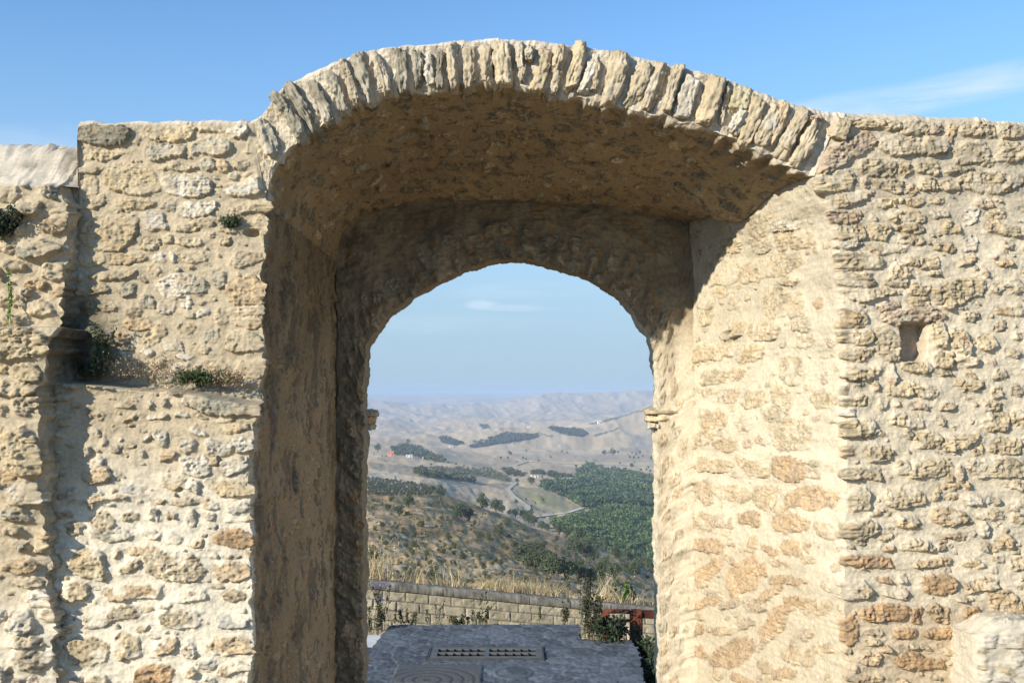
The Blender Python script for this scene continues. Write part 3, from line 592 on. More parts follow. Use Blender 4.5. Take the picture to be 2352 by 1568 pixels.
# --- reveals
def reveal(edge, backfn, seed, stones, mort_fn, fillargs, rough, mn, side, holes=None, cov=.6, soft=.5):
    e, c = edge; nz_ = len(e)
    zfrac = (e[:, 2]-e[0, 2])/(e[-1, 2]-e[0, 2])
    base0 = e.copy()
    ybase = np.where(side < 0, 0, 0)
    b = backfn(zfrac, e)
    nd = 240; td = np.linspace(0, 1, nd)
    # smooth copy of the edge as the base line
    k = 41; sm = e.copy()
    for j in (0, 1):
        pe = np.pad(e[:, j], k//2, mode='edge'); sm[:, j] = np.convolve(pe, np.ones(k)/k, 'valid')
    base = sm[None]*(1-td[:, None, None])+b[None]*td[:, None, None]
    if side > 0: base[..., 2] -= SAG*np.exp(-((td-.52)/.18)**2)[:, None]*sstep(.9, 1.0, (base[..., 2]-base[:, :1, 2])/(base[:, -1:, 2]-base[:, :1, 2]))
    D = td[:, None]*np.linalg.norm(b-sm, axis=1)[None]
    nrm = normals(base)
    if nrm[nd//2, nz_//2, 0]*side > 0: nrm = -nrm
    U, V = D, base[..., 2]
    st = list(stones)+fill(stones, (0.02, 2.6, -2.6, 1.7), *fillargs, seed=seed+3)
    H, C, Mk = masonry(U, V, base, st, mort_fn(base), seed=seed, rough=rough, mnoise=mn, cov=cov, soft=soft)
    if side < 0:
        H, C = weather(base, H, C, (6, 6, 3.0), 740, .34); H, C = weather(base, H, C, (11, 11, 5), 750, .5); H, C = weather(base, H, C, (13, 13, 8), 760, .95, (.30,.12,.08), .004)
    if holes:
        for (hu, hv, ha, hb, dp) in holes:
            q = sstep(1.15, .9, ((np.abs(U-hu+.01*vnoise(base, 20, 5))/ha)**4+(np.abs(V-hv)/hb)**4)**.25); H = H*(1-q)-dp*q
    H *= sstep(0, .04, D)
    Pn = base+nrm*H[..., None]
    Pn, C = stitch(Pn, C, edge, w=.09, D=D)
    return Pn, C
zl_b = (float(zpix(600, 772, YB)))
def back_left(fr, e):
    z = e[0, 2]+(zl_b-e[0, 2])*fr; x = np.interp(z, [-4.8, -2.9, 1.3], [-1.74, -1.735, float(xpix(772, 600, YB))]); return np.stack([x, np.full_like(x, YB), z], -1)
zr_b = float(zpix(510, 1583, YB))
def back_right(fr, e):
    z = e[0, 2]+(zr_b-e[0, 2])*fr; x = np.interp(z, [-4.8, -2.9, 0, zr_b], [1.765, 1.765, 1.74, float(xpix(1583, 510, YB))]); kk = sstep(1.7, 1.2, z); return np.stack([x+.035*kk, YB-.13*kk, z], -1)
def left_uv(x, y):
    r = ray(x, y); # plane from (-1.915,8.35) to (-1.735,11)
    k = .18/2.65; Y = (-1.915-k*8.35)/(r[0]-k); return float(Y-8.35), float(r[2]*Y)
def right_uv(x, y):
    r = ray(x, y); k = -(2.554-1.75)/2.5; Y = (2.554-k*8.5)/(r[0]-k); return float((Y-8.5)*1.05), float(r[2]*Y)
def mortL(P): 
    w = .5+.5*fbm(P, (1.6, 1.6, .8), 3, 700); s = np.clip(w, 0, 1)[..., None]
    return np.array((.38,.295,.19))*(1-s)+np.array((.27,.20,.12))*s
def patchesL(P): return 0
hl = [(*left_uv(689, 1100), .085, .105, .09), (*left_uv(735, 1128), .07, .11, .09), (*left_uv(690, 1455), .06, .035, .07)]
stL = []
rsL = np.random.RandomState(77)
for k in range(0):                                   # tall dark weathered patches of exposed stone
    u = rsL.uniform(.15, 2.5); v = rsL.uniform(-2.4, 1.2); stL.append((u, v, rsL.uniform(.04, .10), rsL.uniform(.05, .15), rsL.normal(0, .15), .010, 'ddgdg'[k % 5]))
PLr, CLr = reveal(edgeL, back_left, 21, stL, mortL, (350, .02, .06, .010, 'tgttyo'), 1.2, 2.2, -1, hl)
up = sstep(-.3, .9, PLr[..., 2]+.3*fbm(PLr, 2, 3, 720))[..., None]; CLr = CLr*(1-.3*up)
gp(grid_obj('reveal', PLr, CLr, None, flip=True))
def mortR(P):
    c = np.broadcast_to(CREAM*np.array((.88, .88, .85)), P.shape).copy()
    t = sstep(-1.15, -1.55, P[..., 2]+.15*fbm(P, 1.8, 3, 702))[..., None]; c = c*(1-t)+np.array((.50,.43,.31))*t
    u = sstep(.2, .9, P[..., 2]+.2*fbm(P, 1.8, 3, 703))[..., None]; c = c*(1-u)+np.array((.50,.44,.33))*u
    return c
stR = [(u, v, a*1.2, b*1.2, t, h, 't' if tn == 'g' else tn) for (u, v, a, b, t, h, tn) in to_uv(REV, right_uv, .030)]
PRr, CRr = reveal(edgeR, back_right, 31, stR, mortR, (420, .012, .05, .012, 'yotyyp'), .8, .9, 1, [(*right_uv(1681, 778), .06, .07, .06)], cov=-.05, soft=.38)
gp(grid_obj('reveal', PRr, CRr, None))

# --- inner arch wall with its opening
Oi = [(845,1990),(845,1568),(845,1300),(842,1100),(848,1000),(846,950),(842,930),(843,900),(848,850),(855,800),(866,770),(884,748),(905,722),(935,702),(970,678),(1010,656),(1060,634),(1110,615),(1150,607),(1200,604),(1240,612),(1300,628),(1350,646),(1380,663),(1420,692),(1445,722),(1462,750),(1480,778),(1490,810),(1497,850),(1501,900),(1500,950),(1500,1000),(1501,1300),(1503,1568),(1503,1990)]
ci = p3(Oi, YO); NO = 1100
OC = curve(ci, NO); so = np.concatenate([[0], np.cumsum(np.linalg.norm(np.diff(OC, axis=0), axis=1))])
sn = np.stack([so, so*0, so*0], -1)
tang = np.gradient(OC, axis=0); tang /= np.linalg.norm(tang, axis=1, keepdims=True); outw = np.stack([-tang[:, 2], 0*so, tang[:, 0]], -1)   # away from the opening
OC = OC+outw*(.012*vnoise(sn, 7, 801)+.010*vnoise(sn, 22, 802)+.006*vnoise(sn, 60, 803))[:, None]
OF = OC.copy(); OF[:, 1] = YB
# outer boundary of the inner wall face: back edges of reveals and vault
lb = PLr[-1]; rb = PRr[-1]; vb = Pv[-1]
outer_ = np.concatenate([lb[lb[:, 2] < vb[0, 2]-.02], vb, rb[::-1][rb[::-1][:, 2] < vb[-1, 2]-.02]])
outer = curve(outer_, 3000)
key_o = [0]; key_i = [0]
def near(A, x, z): return int(np.argmin((A[:, 0]-x)**2+(A[:, 2]-z)**2))
pairs = [((775, 1560), (845, 1568)), ((775, 900), (843, 960)), ((772, 640), (846, 850)), ((800, 520), (905, 722)), ((900, 472), (1010, 656)), ((1030, 458), (1110, 615)), ((1180, 460), (1200, 604)), ((1330, 468), (1300, 628)), ((1470, 486), (1400, 678)), ((1575, 508), (1455, 740)), ((1580, 620), (1492, 820)), ((1580, 900), (1500, 960)), ((1582, 1560), (1503, 1568))]
for (a, b) in pairs:
    q = wpt(*a, YB); r = wpt(*b, YO); key_o.append(near(outer, q[0], q[2])); key_i.append(near(OC, r[0], r[2]))
key_o.append(len(outer)-1); key_i.append(NO-1)
io = np.interp(np.arange(NO), key_i, key_o); OU = np.stack([np.interp(io, np.arange(len(outer)), outer[:, k]) for k in range(3)], -1)
nb_ = 100; tb = np.linspace(0, 1, nb_)
base = OU[None]*(1-tb[:, None, None])+OF[None]*tb[:, None, None]; base[..., 1] = YB+(OU[:, 1]-YB)[None]*(1-np.clip(tb/.55, 0, 1))[:, None]**2
U, V = base[..., 0], base[..., 2]
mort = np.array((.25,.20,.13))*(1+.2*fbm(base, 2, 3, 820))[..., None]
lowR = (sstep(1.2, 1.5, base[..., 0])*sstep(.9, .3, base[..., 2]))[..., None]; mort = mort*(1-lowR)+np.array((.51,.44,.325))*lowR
# fan of thin stones round the arch + patches elsewhere: evaluated along the opening
so2 = np.repeat(so[None], nb_, 0); dO = np.linalg.norm(OF-base, axis=-1)
st = fill([], (so[0], so[-1], 0.01, .32), 1500, .03, .075, .02, 'ttgoygop', 9, aspect=.5, gap=.014, ang=.1)
st = [(u, v, min(a, b)*.8, max(a, b), t, h, tn) if so[-1]*.33 < u < so[-1]*.66 else (u, v, a, b*.8, t, h, tn) for (u, v, a, b, t, h, tn) in st]
Um = so2.T; Vm = dO.T
H, C, Mk = masonry(Um, Vm, base.transpose(1, 0, 2), st, mort.transpose(1, 0, 2), seed=41, rough=1.5, strata=False, mnoise=2.6, cov=.3, soft=.5)
H = H.T; C = C.transpose(1, 0, 2)
fan = np.stack([so2*1.0, so2*0, dO*.22], -1); fr_n = ridged(fan, 9, 3, 842); rim = sstep(.42, .2, dO)
H = H+.018*(fr_n-.5)*rim*(1-lowR[..., 0]); C = C*(1+.16*np.clip(fr_n-.4, -1, 1)*rim*1.6)[..., None]
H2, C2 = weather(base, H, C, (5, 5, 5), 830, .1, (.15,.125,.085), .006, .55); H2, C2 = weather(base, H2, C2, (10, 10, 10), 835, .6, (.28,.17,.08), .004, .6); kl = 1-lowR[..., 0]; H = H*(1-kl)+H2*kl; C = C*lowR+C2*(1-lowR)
H *= sstep(0, .05, dO[0][None]-dO)*(1-.72*lowR[..., 0])
Pb = base+np.array((0, -1., 0))*H[..., None]; ed = sstep(.05, 0, dO)
Pb = Pb-outw[None]*(ed*(H-.008)*.8)[..., None]
inner = gp(grid_obj('inner_arch_wall', Pb, C, None))
eO = (Pb[-1], C[-1])
# thickness of the inner arch
ni_ = 36; ti = np.linspace(0, 1, ni_)
base = OF[None]*(1-ti[:, None, None])+OC[None]*ti[:, None, None]
nrm = -np.repeat(outw[None], ni_, 0)
H = .012*fbm(base, 8, 3, 850)+.004*fbm(base, 40, 2, 851)
D = np.repeat((ti*(YO-YB))[:, None], NO, 1)
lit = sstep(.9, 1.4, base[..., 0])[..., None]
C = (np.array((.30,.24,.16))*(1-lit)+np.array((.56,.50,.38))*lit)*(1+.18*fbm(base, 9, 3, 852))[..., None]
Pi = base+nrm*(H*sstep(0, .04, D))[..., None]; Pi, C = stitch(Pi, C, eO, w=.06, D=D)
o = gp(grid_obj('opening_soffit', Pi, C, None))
# back of the inner arch wall: from the opening out to a wide frame, seen only from behind
zt_b = 2.25
OB = OC.copy(); ow = OC.copy(); fr = so/so[-1]
ow[:, 0] = np.interp(fr, [0, .3, .42, .58, .7, 1], [-4, -4, -1.5, 1.5, 5, 5]); ow[:, 2] = np.interp(fr, [0, .3, .42, .58, .7, 1], [GZ, 1.9, zt_b, zt_b, 1.9, GZ])
base = Pi[-1][None]*(1-tb[:20, None, None]/tb[19])+ow[None]*(tb[:20, None, None]/tb[19]); base[..., 1] = YO
gp(grid_obj('rear_face', base, np.broadcast_to(np.array((.42,.35,.25)), base.shape).copy(), None))
# imposts: small corbelled blocks at the springing
def corbel(x0, y0, x1, y1, Yc, dep, tone, seed):
    a = wpt((x0+x1)/2, y0, Yc); b = wpt((x0+x1)/2, y1, Yc); w = abs(xpix(x1, y0, Yc)-xpix(x0, y0, Yc))
    V_, F_, C_ = rough_block(None, a, b, w, w, dep, .02, tone, seed, res=(12, 10, 12))
    o = mesh('impost', V_, F_, M_STONE, None, C_); gp(o); o.parent = inner; o.matrix_parent_inverse = __import__('mathutils').Matrix.Identity(4)
corbel(826, 943, 864, 956, YO-.02, .40, 'p', 901); corbel(826, 956, 858, 974, YO-.02, .40, 'O', 902); corbel(826, 974, 854, 986, YO-.02, .38, 'o', 903)
corbel(1489, 940, 1556, 953, YB-.02, .40, 't', 904); corbel(1492, 956, 1535, 969, YB-.01, .40, 'y', 905); corbel(1494, 971, 1514, 984, YB+.0, .36, 'w', 906)

# --- mortar coping over every wall head
def cap(top, name, seed, back=YO, rise=.045):
    e, c = top; n = len(e); prof = np.array([0, .015, .03, .05, .075, .105, .14, .19, .26, .4, .8, 1.6, 2.4, 99.]); 
    dz = np.interp(prof, [0, .03, .08, .15, .3, 3, 99], [0, .6, .9, 1, 1, 1.0, 1.0])*rise
    yy = e[:, 1][None]+prof[:, None]; yy = np.minimum(yy, back)
    base = np.stack([np.repeat(e[:, 0][None], len(prof), 0), yy, e[:, 2][None]+dz[:, None]], -1)
    k = 15; ez = np.convolve(np.pad(e[:, 2], k//2, mode='edge'), np.ones(k)/k, 'valid')
    f = sstep(0, .06, prof)[:, None]; base[..., 2] = base[..., 2]*(1-f)+(ez[None]+dz[:, None])*f
    base[..., 2] += f*(.016*fbm(base, 6, 3, seed)+.006*fbm(base, 30, 3, seed+4))
    C = np.broadcast_to(np.array((.55,.50,.41)), base.shape)*(1+.2*fbm(base, 15, 2, seed+1))[..., None]
    kc = sstep(.03, .0, prof)[:, None, None]; C = C*(1-kc)+c[None]*kc
    return gp(grid_obj(name, base, C, None, flip=True))
cap(topL, 'coping', 950); cap(topA, 'coping', 951); cap(topR, 'coping', 952, back=YO)
# solid cores so that no light enters behind the facing
def core(name, poly, z0, z1):
    V_, F_ = prism(poly, z0, z1); n = len(poly); F4 = np.array(F_)
    o = mesh(name, np.array(V_), [F4], None, None, np.full((len(V_), 3), .4), smooth=False); o.data.materials.append(M_STONE)
    return gp(o)
# end face of the left wall head and outer ends
e = PL[JW]; n = len(e)
Pe = np.stack([np.stack([e[:, 0], np.minimum(e[:, 1]+k, YO), e[:, 2]], -1) for k in np.linspace(0, 3, 30)])
Pe[1:, :, 0] += -.01+.012*fbm(Pe[1:], 6, 2, 960)
gp(grid_obj('wall_end', Pe, np.broadcast_to(np.array((.44,.37,.26)), Pe.shape).copy(), None, flip=True))

# ------------------------------------------------------------------ buttress at the left
but = empty('stone_buttress', (-4.2, 8.3, GZ))
tag(but, 'rough stone buttress with a smooth sloping mortar top at the left end of the wall', 'buttress')
def bp(o):
    o.parent = but; o.matrix_parent_inverse = __import__('mathutils').Matrix.Translation((4.2, -8.3, -GZ)); return o
be = np.array([(148,428,8.35),(151,480,8.35),(143,600,8.35),(134,750,8.35),(130,752,8.03),(112,800,8.03),(94,850,8.03),(90,1000,8.03),(90,1120,8.03),(100,1204,8.10),(112,1313,8.16),(117,1476,8.17),(118,1568,8.17)])
bw = wpt(be[:, 0], be[:, 1], be[:, 2])
zb = dens(-2.45, float(bw[0, 2]), .0075, (GZ, .09))
Xb = np.interp(zb, bw[::-1, 2], bw[::-1, 0]); Yb_ = np.interp(zb, bw[::-1, 2], bw[::-1, 1])
zz3 = np.stack([zb*0, zb*0, zb], -1); Xb = Xb+.03*vnoise(zz3, 5, 1000)+.028*vnoise(zz3, 12, 1003)+.015*vnoise(zz3, 30, 1004)
ut = 1-dens(0, .125, .0075/5, (1, .01))[::-1]
ut = np.sort(1-dens(0, .16, .0075/5.5, (1, .012)))
U = -9+(Xb[None]+9)*ut[:, None]; V = np.repeat(zb[None], len(ut), 0)
P = np.stack([U, np.repeat(Yb_[None], len(ut), 0), V], -1)
lm = sstep(-.9, -1.8, V+.2*fbm(P, 2, 2, 1001))[..., None]; mort = TAN*(1-lm)+CREAM*.9*lm
BUT = parse('''330 380 300 150 4 1.9 t;560 190 150 180 0 1 g;100 240 220 140 0 .7 t;130 450 200 110 0 .9 t;560 560 220 150 0 1.2 o;400 800 400 190 4 1.8 g;250 610 100 110 0 1.2 t;90 640 120 80 0 .8 o;180 960 220 100 -8 1.4 t;560 1020 200 160 0 1.2 t;400 1150 240 90 0 .8 o
420 1400 300 180 0 1 y;160 1330 260 120 0 .8 t;30 1060 90 160 0 1 y;300 1230 90 60 0 1.2 g''', 0, 580, 995/330.)+parse('''
70 140 230 140 -3 2.0 y;60 330 150 60 0 .9 t;110 400 100 70 0 1 t;110 260 120 80 0 .9 y;90 600 130 200 10 1.8 y;110 500 50 40 20 1.4 g;90 770 170 110 3 1.4 w;60 860 130 60 0 1.3 g;40 930 80 40 0 1.2 t;60 1000 50 30 0 1.3 g;150 1005 60 50 0 1.1 y;165 955 50 40 0 1.1 o
70 1085 150 60 10 1.4 o;90 1160 120 40 5 .9 t;140 1230 100 70 0 1.1 w;50 1320 120 110 0 1.5 w;170 1300 40 40 0 1.1 t;70 1410 150 50 3 1.2 t;100 1490 130 90 0 1.5 t;170 1470 50 60 0 1.2 w;30 700 60 60 0 .8 o''', 0, 1050, 413/330.)
st = to_uv(BUT, lambda x, y: (xpix(x, y, 8.38 if y < 750 else 8.03), zpix(y, x, 8.38 if y < 750 else 8.03)), .04)
st += fill(st, (-5.2, -3.2, -2.45, 1.6), 900, .012, .07, .035, 'ttwygo', 12)+fill(st, (-9, -3.3, GZ, 1.6), 1500, .05, .14, .03, 'ttwyo', 13)
H, C, Mk = masonry(U, V, P, st, mort, seed=61, rough=1.6, cov=.1)
Pb1 = P+np.array((0, -1., 0))*H[..., None]; ed = sstep(.07, 0, Xb[None]-U); Pb1[..., 0] += ed*H*.8
bp(grid_obj('front_face', Pb1, C, None))
e, c = Pb1[-1], C[-1]; nd = 40; td = np.linspace(0, 1, nd)
yb2 = np.maximum(YF+.04, e[:, 1]+.05)
base = np.stack([np.stack([e[:, 0]+.05*t, e[:, 1]+(yb2-e[:, 1])*t, e[:, 2]], -1) for t in td])
Hs_ = .035*fbm(base, (6, 6, 9), 3, 1010)+.010*fbm(base, 30, 3, 1011); D = td[:, None]*(yb2-e[:, 1])[None]; base[..., 0] += Hs_*sstep(0, .04, D)
Cs_ = np.broadcast_to(TAN, base.shape)*(1+.2*fbm(base, 9, 3, 1012))[..., None]; kc = sstep(.06, .01, D)[..., None]; side_shade = (.85*np.exp(-((base[..., 2]-.45)/.4)**2))[..., None]; Cs_ = Cs_*(1-side_shade)+np.array((.07,.062,.042))*side_shade; Cs_ = Cs_*(1-kc)+c[None]*kc  # side colour darkened round the ledge: the recess shade is painted in
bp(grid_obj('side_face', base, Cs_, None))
# sloping mortar top
e, c = Pb1[:, -1], C[:, -1]; e2 = np.concatenate([e, [[-3.335, 8.44, e[-1, 2]+.01]]]); c2 = np.concatenate([c, c[-1:]])
e2 = np.concatenate([curve(e2[:, :], 420)]); c2 = np.repeat(c[-1:], 420, 0)
sl = np.array([0, .012, .03, .05, .08, .12, .17, .22, .28, .34, .40, .46, .52, .60, .8, 1.4, 2.6])
zz = np.interp(sl, [0, .03, .52, .60, 3], [0, .03, .42, .45, .46])
base = np.stack([np.stack([e2[:, 0], e2[:, 1]+s_, e2[:, 2]*0+float(np.median(e2[:, 2]))*1.0+z_], -1) for s_, z_ in zip(sl, zz)])
base[0] = e2
f = sstep(0, .05, sl)[:, None]; ym = np.interp(np.arange(420), [0, 395, 419], [np.median(e2[:300, 1])]*2+[8.44]); base[..., 1] -= (e2[:, 1]-ym)[None]*f; base[..., 2] += f*(.035*fbm(base, (3, 3, 3), 3, 1020)+.02*fbm(base, (7, 9, 8), 4, 1024)+.008*ridged(base, 16, 3, 1021)+.008*fbm(base, 30, 3, 1023))
Cc = np.broadcast_to(np.array((.50,.44,.345)), base.shape)*(1+.3*fbm(base, (5, 18, 5), 4, 1022))[..., None]
kc = (sstep(.03, 0, sl)[:, None]*np.ones(420)[None])[..., None]; Cc = Cc*(1-kc*.6)+np.array(TONE['g'])*kc*.6
bp(grid_obj('coping', base, np.array(Cc), None, flip=True))

# ------------------------------------------------------------------ pale rounded masonry at the lower right corner
def lump(name, cx, yf, ztop, w, dep, seed, label):
    n1, n2 = 150, 190
    a = np.linspace(0, 1, n1); pr = []
    # profile from the ground up the front and over the top
    hgt = ztop-(-2.6)
    s_ = np.linspace(0, 1, n2); r = .12
    z_ = np.where(s_ < .75, -2.6+hgt*s_/.75, ztop); y_ = np.where(s_ < .75, yf, yf+(s_-.75)/.25*dep)
    k = 13; z_ = np.convolve(np.pad(z_, k//2, mode='edge'), np.ones(k)/k, 'valid'); y_ = np.convolve(np.pad(y_, k//2, mode='edge'), np.ones(k)/k, 'valid')
    a = np.linspace(-.55, 1, n1); ka = np.convolve(np.pad(np.maximum(a, 0), 4, mode='edge'), np.ones(9)/9, 'valid'); kb = np.convolve(np.pad(np.maximum(-a, 0), 4, mode='edge'), np.ones(9)/9, 'valid')
    X = cx+w*ka
    P = np.stack([np.repeat(X[:, None], n2, 1), np.repeat(y_[None], n1, 0)+w*kb[:, None], np.repeat(z_[None], n1, 0)], -1)
    P[..., 2] -= .10*np.exp(-((P[..., 0]-cx)/.10)**2)*sstep(.6, .8, s_)[None]; P[..., 2] += .05*fbm(P, 3, 2, seed)*sstep(.6, .8, s_)[None]
    nrm = normals(P)
    if nrm[n1//2, 20, 1] > 0: nrm = -nrm
    U = P[..., 0]-w*kb[:, None]; V = P[..., 2]+np.repeat((y_-yf)[None], n1, 0)
    st = parse('''1960 1100 180 200 0 1.2 w;2200 1090 240 200 0 1.2 w;1870 1300 130 220 0 1 y;2130 1400 260 90 -25 1 y;2280 1280 140 160 0 1.2 w;1900 1500 130 130 0 .8 w''', 2736, 1820, 2333/720.)
    st = to_uv(st, lambda x, y: (xpix(x, y, yf), zpix(y, x, yf)), .014); st += fill(st, (cx, cx+w, -2.6, ztop+.3), 300, .02, .06, .02, 'wywt', seed)
    H, C, Mk = masonry(U, V, P, st, np.broadcast_to(CREAM, P.shape)*.86, seed=seed, rough=.5, mnoise=1.2, cov=.3)
    P = P+nrm*H[..., None]
    root = empty(name, (cx, yf, GZ)); tag(root, label, 'stone wall')
    M = __import__('mathutils').Matrix.Translation((-cx, -yf, -GZ))
    o = grid_obj('wall_body', P, C, root); o.matrix_parent_inverse = M
    V_, F_ = boxmesh([(cx+.2, yf+.25, GZ, cx+w, yf+dep-.02, -2.6+.1)]); o = mesh('wall_base', V_, F_, M_STONE, root, np.full((8, 3), .4), smooth=False); o.matrix_parent_inverse = M
    return root
lump('low_wall', xpix(2240, 1500, 8.15), 8.15, zpix(1436, 2260, 8.15), 1.6, .42, 71, 'pale rounded mortar-covered low wall standing against the right flank of the gateway')

# ------------------------------------------------------------------ ground, paving, drain
M_EARTH = mat_noise('trodden_earth', (.17,.135,.085), (.25,.20,.135), 1.2, bump=.4, bscale=9, bdist=.03)
V_, F_ = boxmesh([(-60, -60, GZ-.3, 60, 12.0, GZ-.004)])
tag(mesh('ground', V_, F_[1:2], M_EARTH, smooth=False), kind='structure')
def fy(y): 
    r = ray(CX, y); return float(GZ/r[2])
def fl(x, y):
    Y = fy(y); return (float(ray(x, y)[0])*Y, Y)
pav_poly = [(-9, 11.9), (-9, 19.5), fl(853, 1486), fl(893, 1435), fl(1333, 1431), fl(1335, 1468), fl(1450, 1468), fl(1472, 1500), fl(1484, 1568), (fl(1484, 1568)[0]+.1, 11.9)]
# paving as a fine relief of irregular flags with cement joints
xs = np.arange(-3.3, 3.1, .022); ys = dens(17.2, 23.35, .03, (11.9, .4))
Xg, Yg = np.meshgrid(xs, ys, indexing='ij'); Pp = np.stack([Xg, Yg, Xg*0], -1)
rs = np.random.RandomState(5)
seeds = []
for k in range(4000):
    p = rs.uniform((-3.5, 11.5), (3.3, 23.6)); 
    if all((p[0]-q[0])**2+((p[1]-q[1])*.8)**2 > .30**2 for q in seeds): seeds.append(p)
seeds = np.array(seeds)
wX = Xg+.07*vnoise(Pp, 4, 1100)+.02*vnoise(Pp, 14, 1101); wY = Yg+.09*vnoise(Pp, 4, 1102)+.03*vnoise(Pp, 14, 1103)
d1 = np.full(Xg.shape, 9.); d2 = d1.copy(); idn = np.zeros(Xg.shape, int)
for i, q in enumerate(seeds):
    d = np.sqrt((wX-q[0])**2+((wY-q[1])*.8)**2); n1 = d < d1
    d2 = np.where(n1, d1, np.minimum(d2, d)); d1 = np.where(n1, d, d1); idn = np.where(n1, i, idn)
jt = sstep(.005, .06, d2-d1); tint = rs.uniform(.7, 1.25, len(seeds))[idn]
Hp = .009*jt+.008*fbm(Pp, 7, 3, 1105)+.005*ridged(Pp, (10, 5, 5), 3, 1112)+.006*vnoise(np.stack([idn*3.1, idn*1.7, idn*0.], -1), 1, 4)*jt
Cp = np.array((.13,.145,.16))*(1-jt[..., None])+np.array((.105,.118,.132))*(tint*jt)[..., None]
Cp = Cp*(1+.22*fbm(Pp, 9, 3, 1106))[..., None]
# carved slab with curved grooves and a round slab
g0 = fl(899, 1566); g1 = fl(1096, 1528); inb = (Xg > g0[0]) & (Xg < g1[0]+.1) & (Yg < g1[1]) & (Yg > g0[1]-.1)
gx, gy = fl(985, 1560); rr = np.hypot((Xg-gx)/1.0, (Yg-gy+.1)/1.1)
groove = sstep(.5, .8, np.sin(rr*34))*(rr < .85)
Hp = np.where(inb, .03-.010*groove+.002*fbm(Pp, 20, 2, 1107), Hp); Cp = np.where(inb[..., None], np.array((.10,.105,.105))*(1-.25*groove[..., None])*(1+.1*fbm(Pp, 12, 2, 1108))[..., None], Cp)
bx, by = fl(1178, 1546); r2 = np.hypot((Xg-bx)/.34, (Yg-by)/.42); rd = sstep(1.06, .96, r2); Hp = Hp*(1-rd)+(.028-.012*np.exp(-((r2-.75)/.06)**2))*rd
# frame of the drain let into the paving
da, db = fl(1000, 1515), fl(1246, 1489); drx0, drx1, dry0, dry1 = da[0]-.12, db[0]-.02, da[1], db[1]
dr = (Xg > drx0-.02) & (Xg < drx1+.02) & (Yg > dry0-.02) & (Yg < dry1+.02); Hp = np.where(dr, -.12, Hp)
# outline
def inpoly(X, Y, poly):
    r = np.zeros(X.shape, bool); n = len(poly)
    for i in range(n):
        (x1, y1), (x2, y2) = poly[i], poly[(i+1) % n]
        c = ((y1 > Y) != (y2 > Y)) & (X < (x2-x1)*(Y-y1)/((y2-y1) or 1e-9)+x1); r ^= c
    return r
ins = inpoly(Xg+.04*vnoise(Pp, 5, 1110), Yg+.06*vnoise(Pp, 4, 1111)+.03*vnoise(Pp, 14, 1113), pav_poly)
Pg = np.stack([Xg, Yg, GZ+Hp], -1); m_, n_ = Xg.shape
Fg = grid_faces(m_, n_); keep = ins.ravel()[Fg].all(1)
o = mesh('paving', Pg.reshape(-1, 3), Fg[keep], M_PAVE, None, np.clip(Cp, .03, .7).reshape(-1, 3)); tag(o, kind='structure')
# body of the terrace under the paving
V_, F_ = prism([(x, y) for x, y in pav_poly][::-1], -6.6, GZ-.02, True); n = len(pav_poly)
V_ = np.array(V_); V_[:, 0] *= .998; V_[:, 1] -= .01
me = bpy.data.meshes.new('terrace'); me.from_pydata([tuple(v) for v in V_], [], [tuple(f) for f in F_]); me.materials.append(mat_noise('terrace_masonry', (.30,.26,.2), (.42,.37,.29), 6, bump=.5, bscale=14, bdist=.03))
o = bpy.data.objects.new('terrace', me); COL.objects.link(o); tag(o, kind='structure')
V_, F_ = boxmesh([(-40, 11.0, -7.0, 40, 29, -6.0)]); tag(mesh('lower_path', V_, F_[1:2], M_EARTH, smooth=False), kind='structure')
# drain: concrete lid with two rows of twelve square holes
dz = GZ+.032; bxs = []
t = 0.05; nx, ny = 12, 2; wx_ = (drx1-drx0); hx_ = np.linspace(drx0+.16, drx1-.16, nx+1); hx_ = hx_
cw = (hx_[1]-hx_[0]); hw = .115; hy = [dry0+(dry1-dry0)*.34, dry0+(dry1-dry0)*.72]; hh = .135
xc = [hx_[i]+cw/2+(.05 if i > 5 else -.03) for i in range(nx)]
bxs.append((drx0, dry0, dz-.035, drx1, hy[0]-hh, dz)); bxs.append((drx0, hy[0]+hh, dz-.035, drx1, hy[1]-hh, dz)); bxs.append((drx0, hy[1]+hh, dz-.035, drx1, dry1, dz))
for yy in hy:
    ed_ = [drx0]+[v for x in xc for v in (x-hw*.62, x+hw*.62)]+[drx1]
    for i in range(0, len(ed_), 2): bxs.append((ed_[i], yy-hh, dz-.035, ed_[i+1], yy+hh, dz-.002))
V_, F_ = boxmesh(bxs)
drain = empty('drain_grate', ((drx0+drx1)/2, (dry0+dry1)/2, GZ)); tag(drain, 'long concrete drain cover with two rows of square holes let into the paving', 'drain cover')
MD = mat_noise('drain_concrete', (.09,.097,.10), (.13,.14,.145), 7, bump=.3, bscale=60, bdist=.005)
Mi = __import__('mathutils').Matrix.Translation((-(drx0+drx1)/2, -(dry0+dry1)/2, -GZ))
o = mesh('cover', V_, F_, MD, drain, smooth=False); o.matrix_parent_inverse = Mi
V_, F_ = boxmesh([(drx0+.01, dry0+.01, dz-.2, drx1-.01, dry1-.01, dz-.036)]); o = mesh('pit', V_, F_, mat_noise('drain_pit_shade', (.02,.02,.02), (.04,.035,.03), 5, bump=0), drain, smooth=False); o.matrix_parent_inverse = Mi  # near-black block close under the holes, its colour standing in for shade
fr_ = [(drx0-.03, dry0-.03, dz-.1, drx1+.03, dry0-.002, dz+.006), (drx0-.03, dry1+.002, dz-.1, drx1+.03, dry1+.03, dz+.006), (drx0-.03, dry0-.002, dz-.1, drx0-.002, dry1+.002, dz+.006), (drx1+.002, dry0-.002, dz-.1, drx1+.03, dry1+.002, dz+.006)]
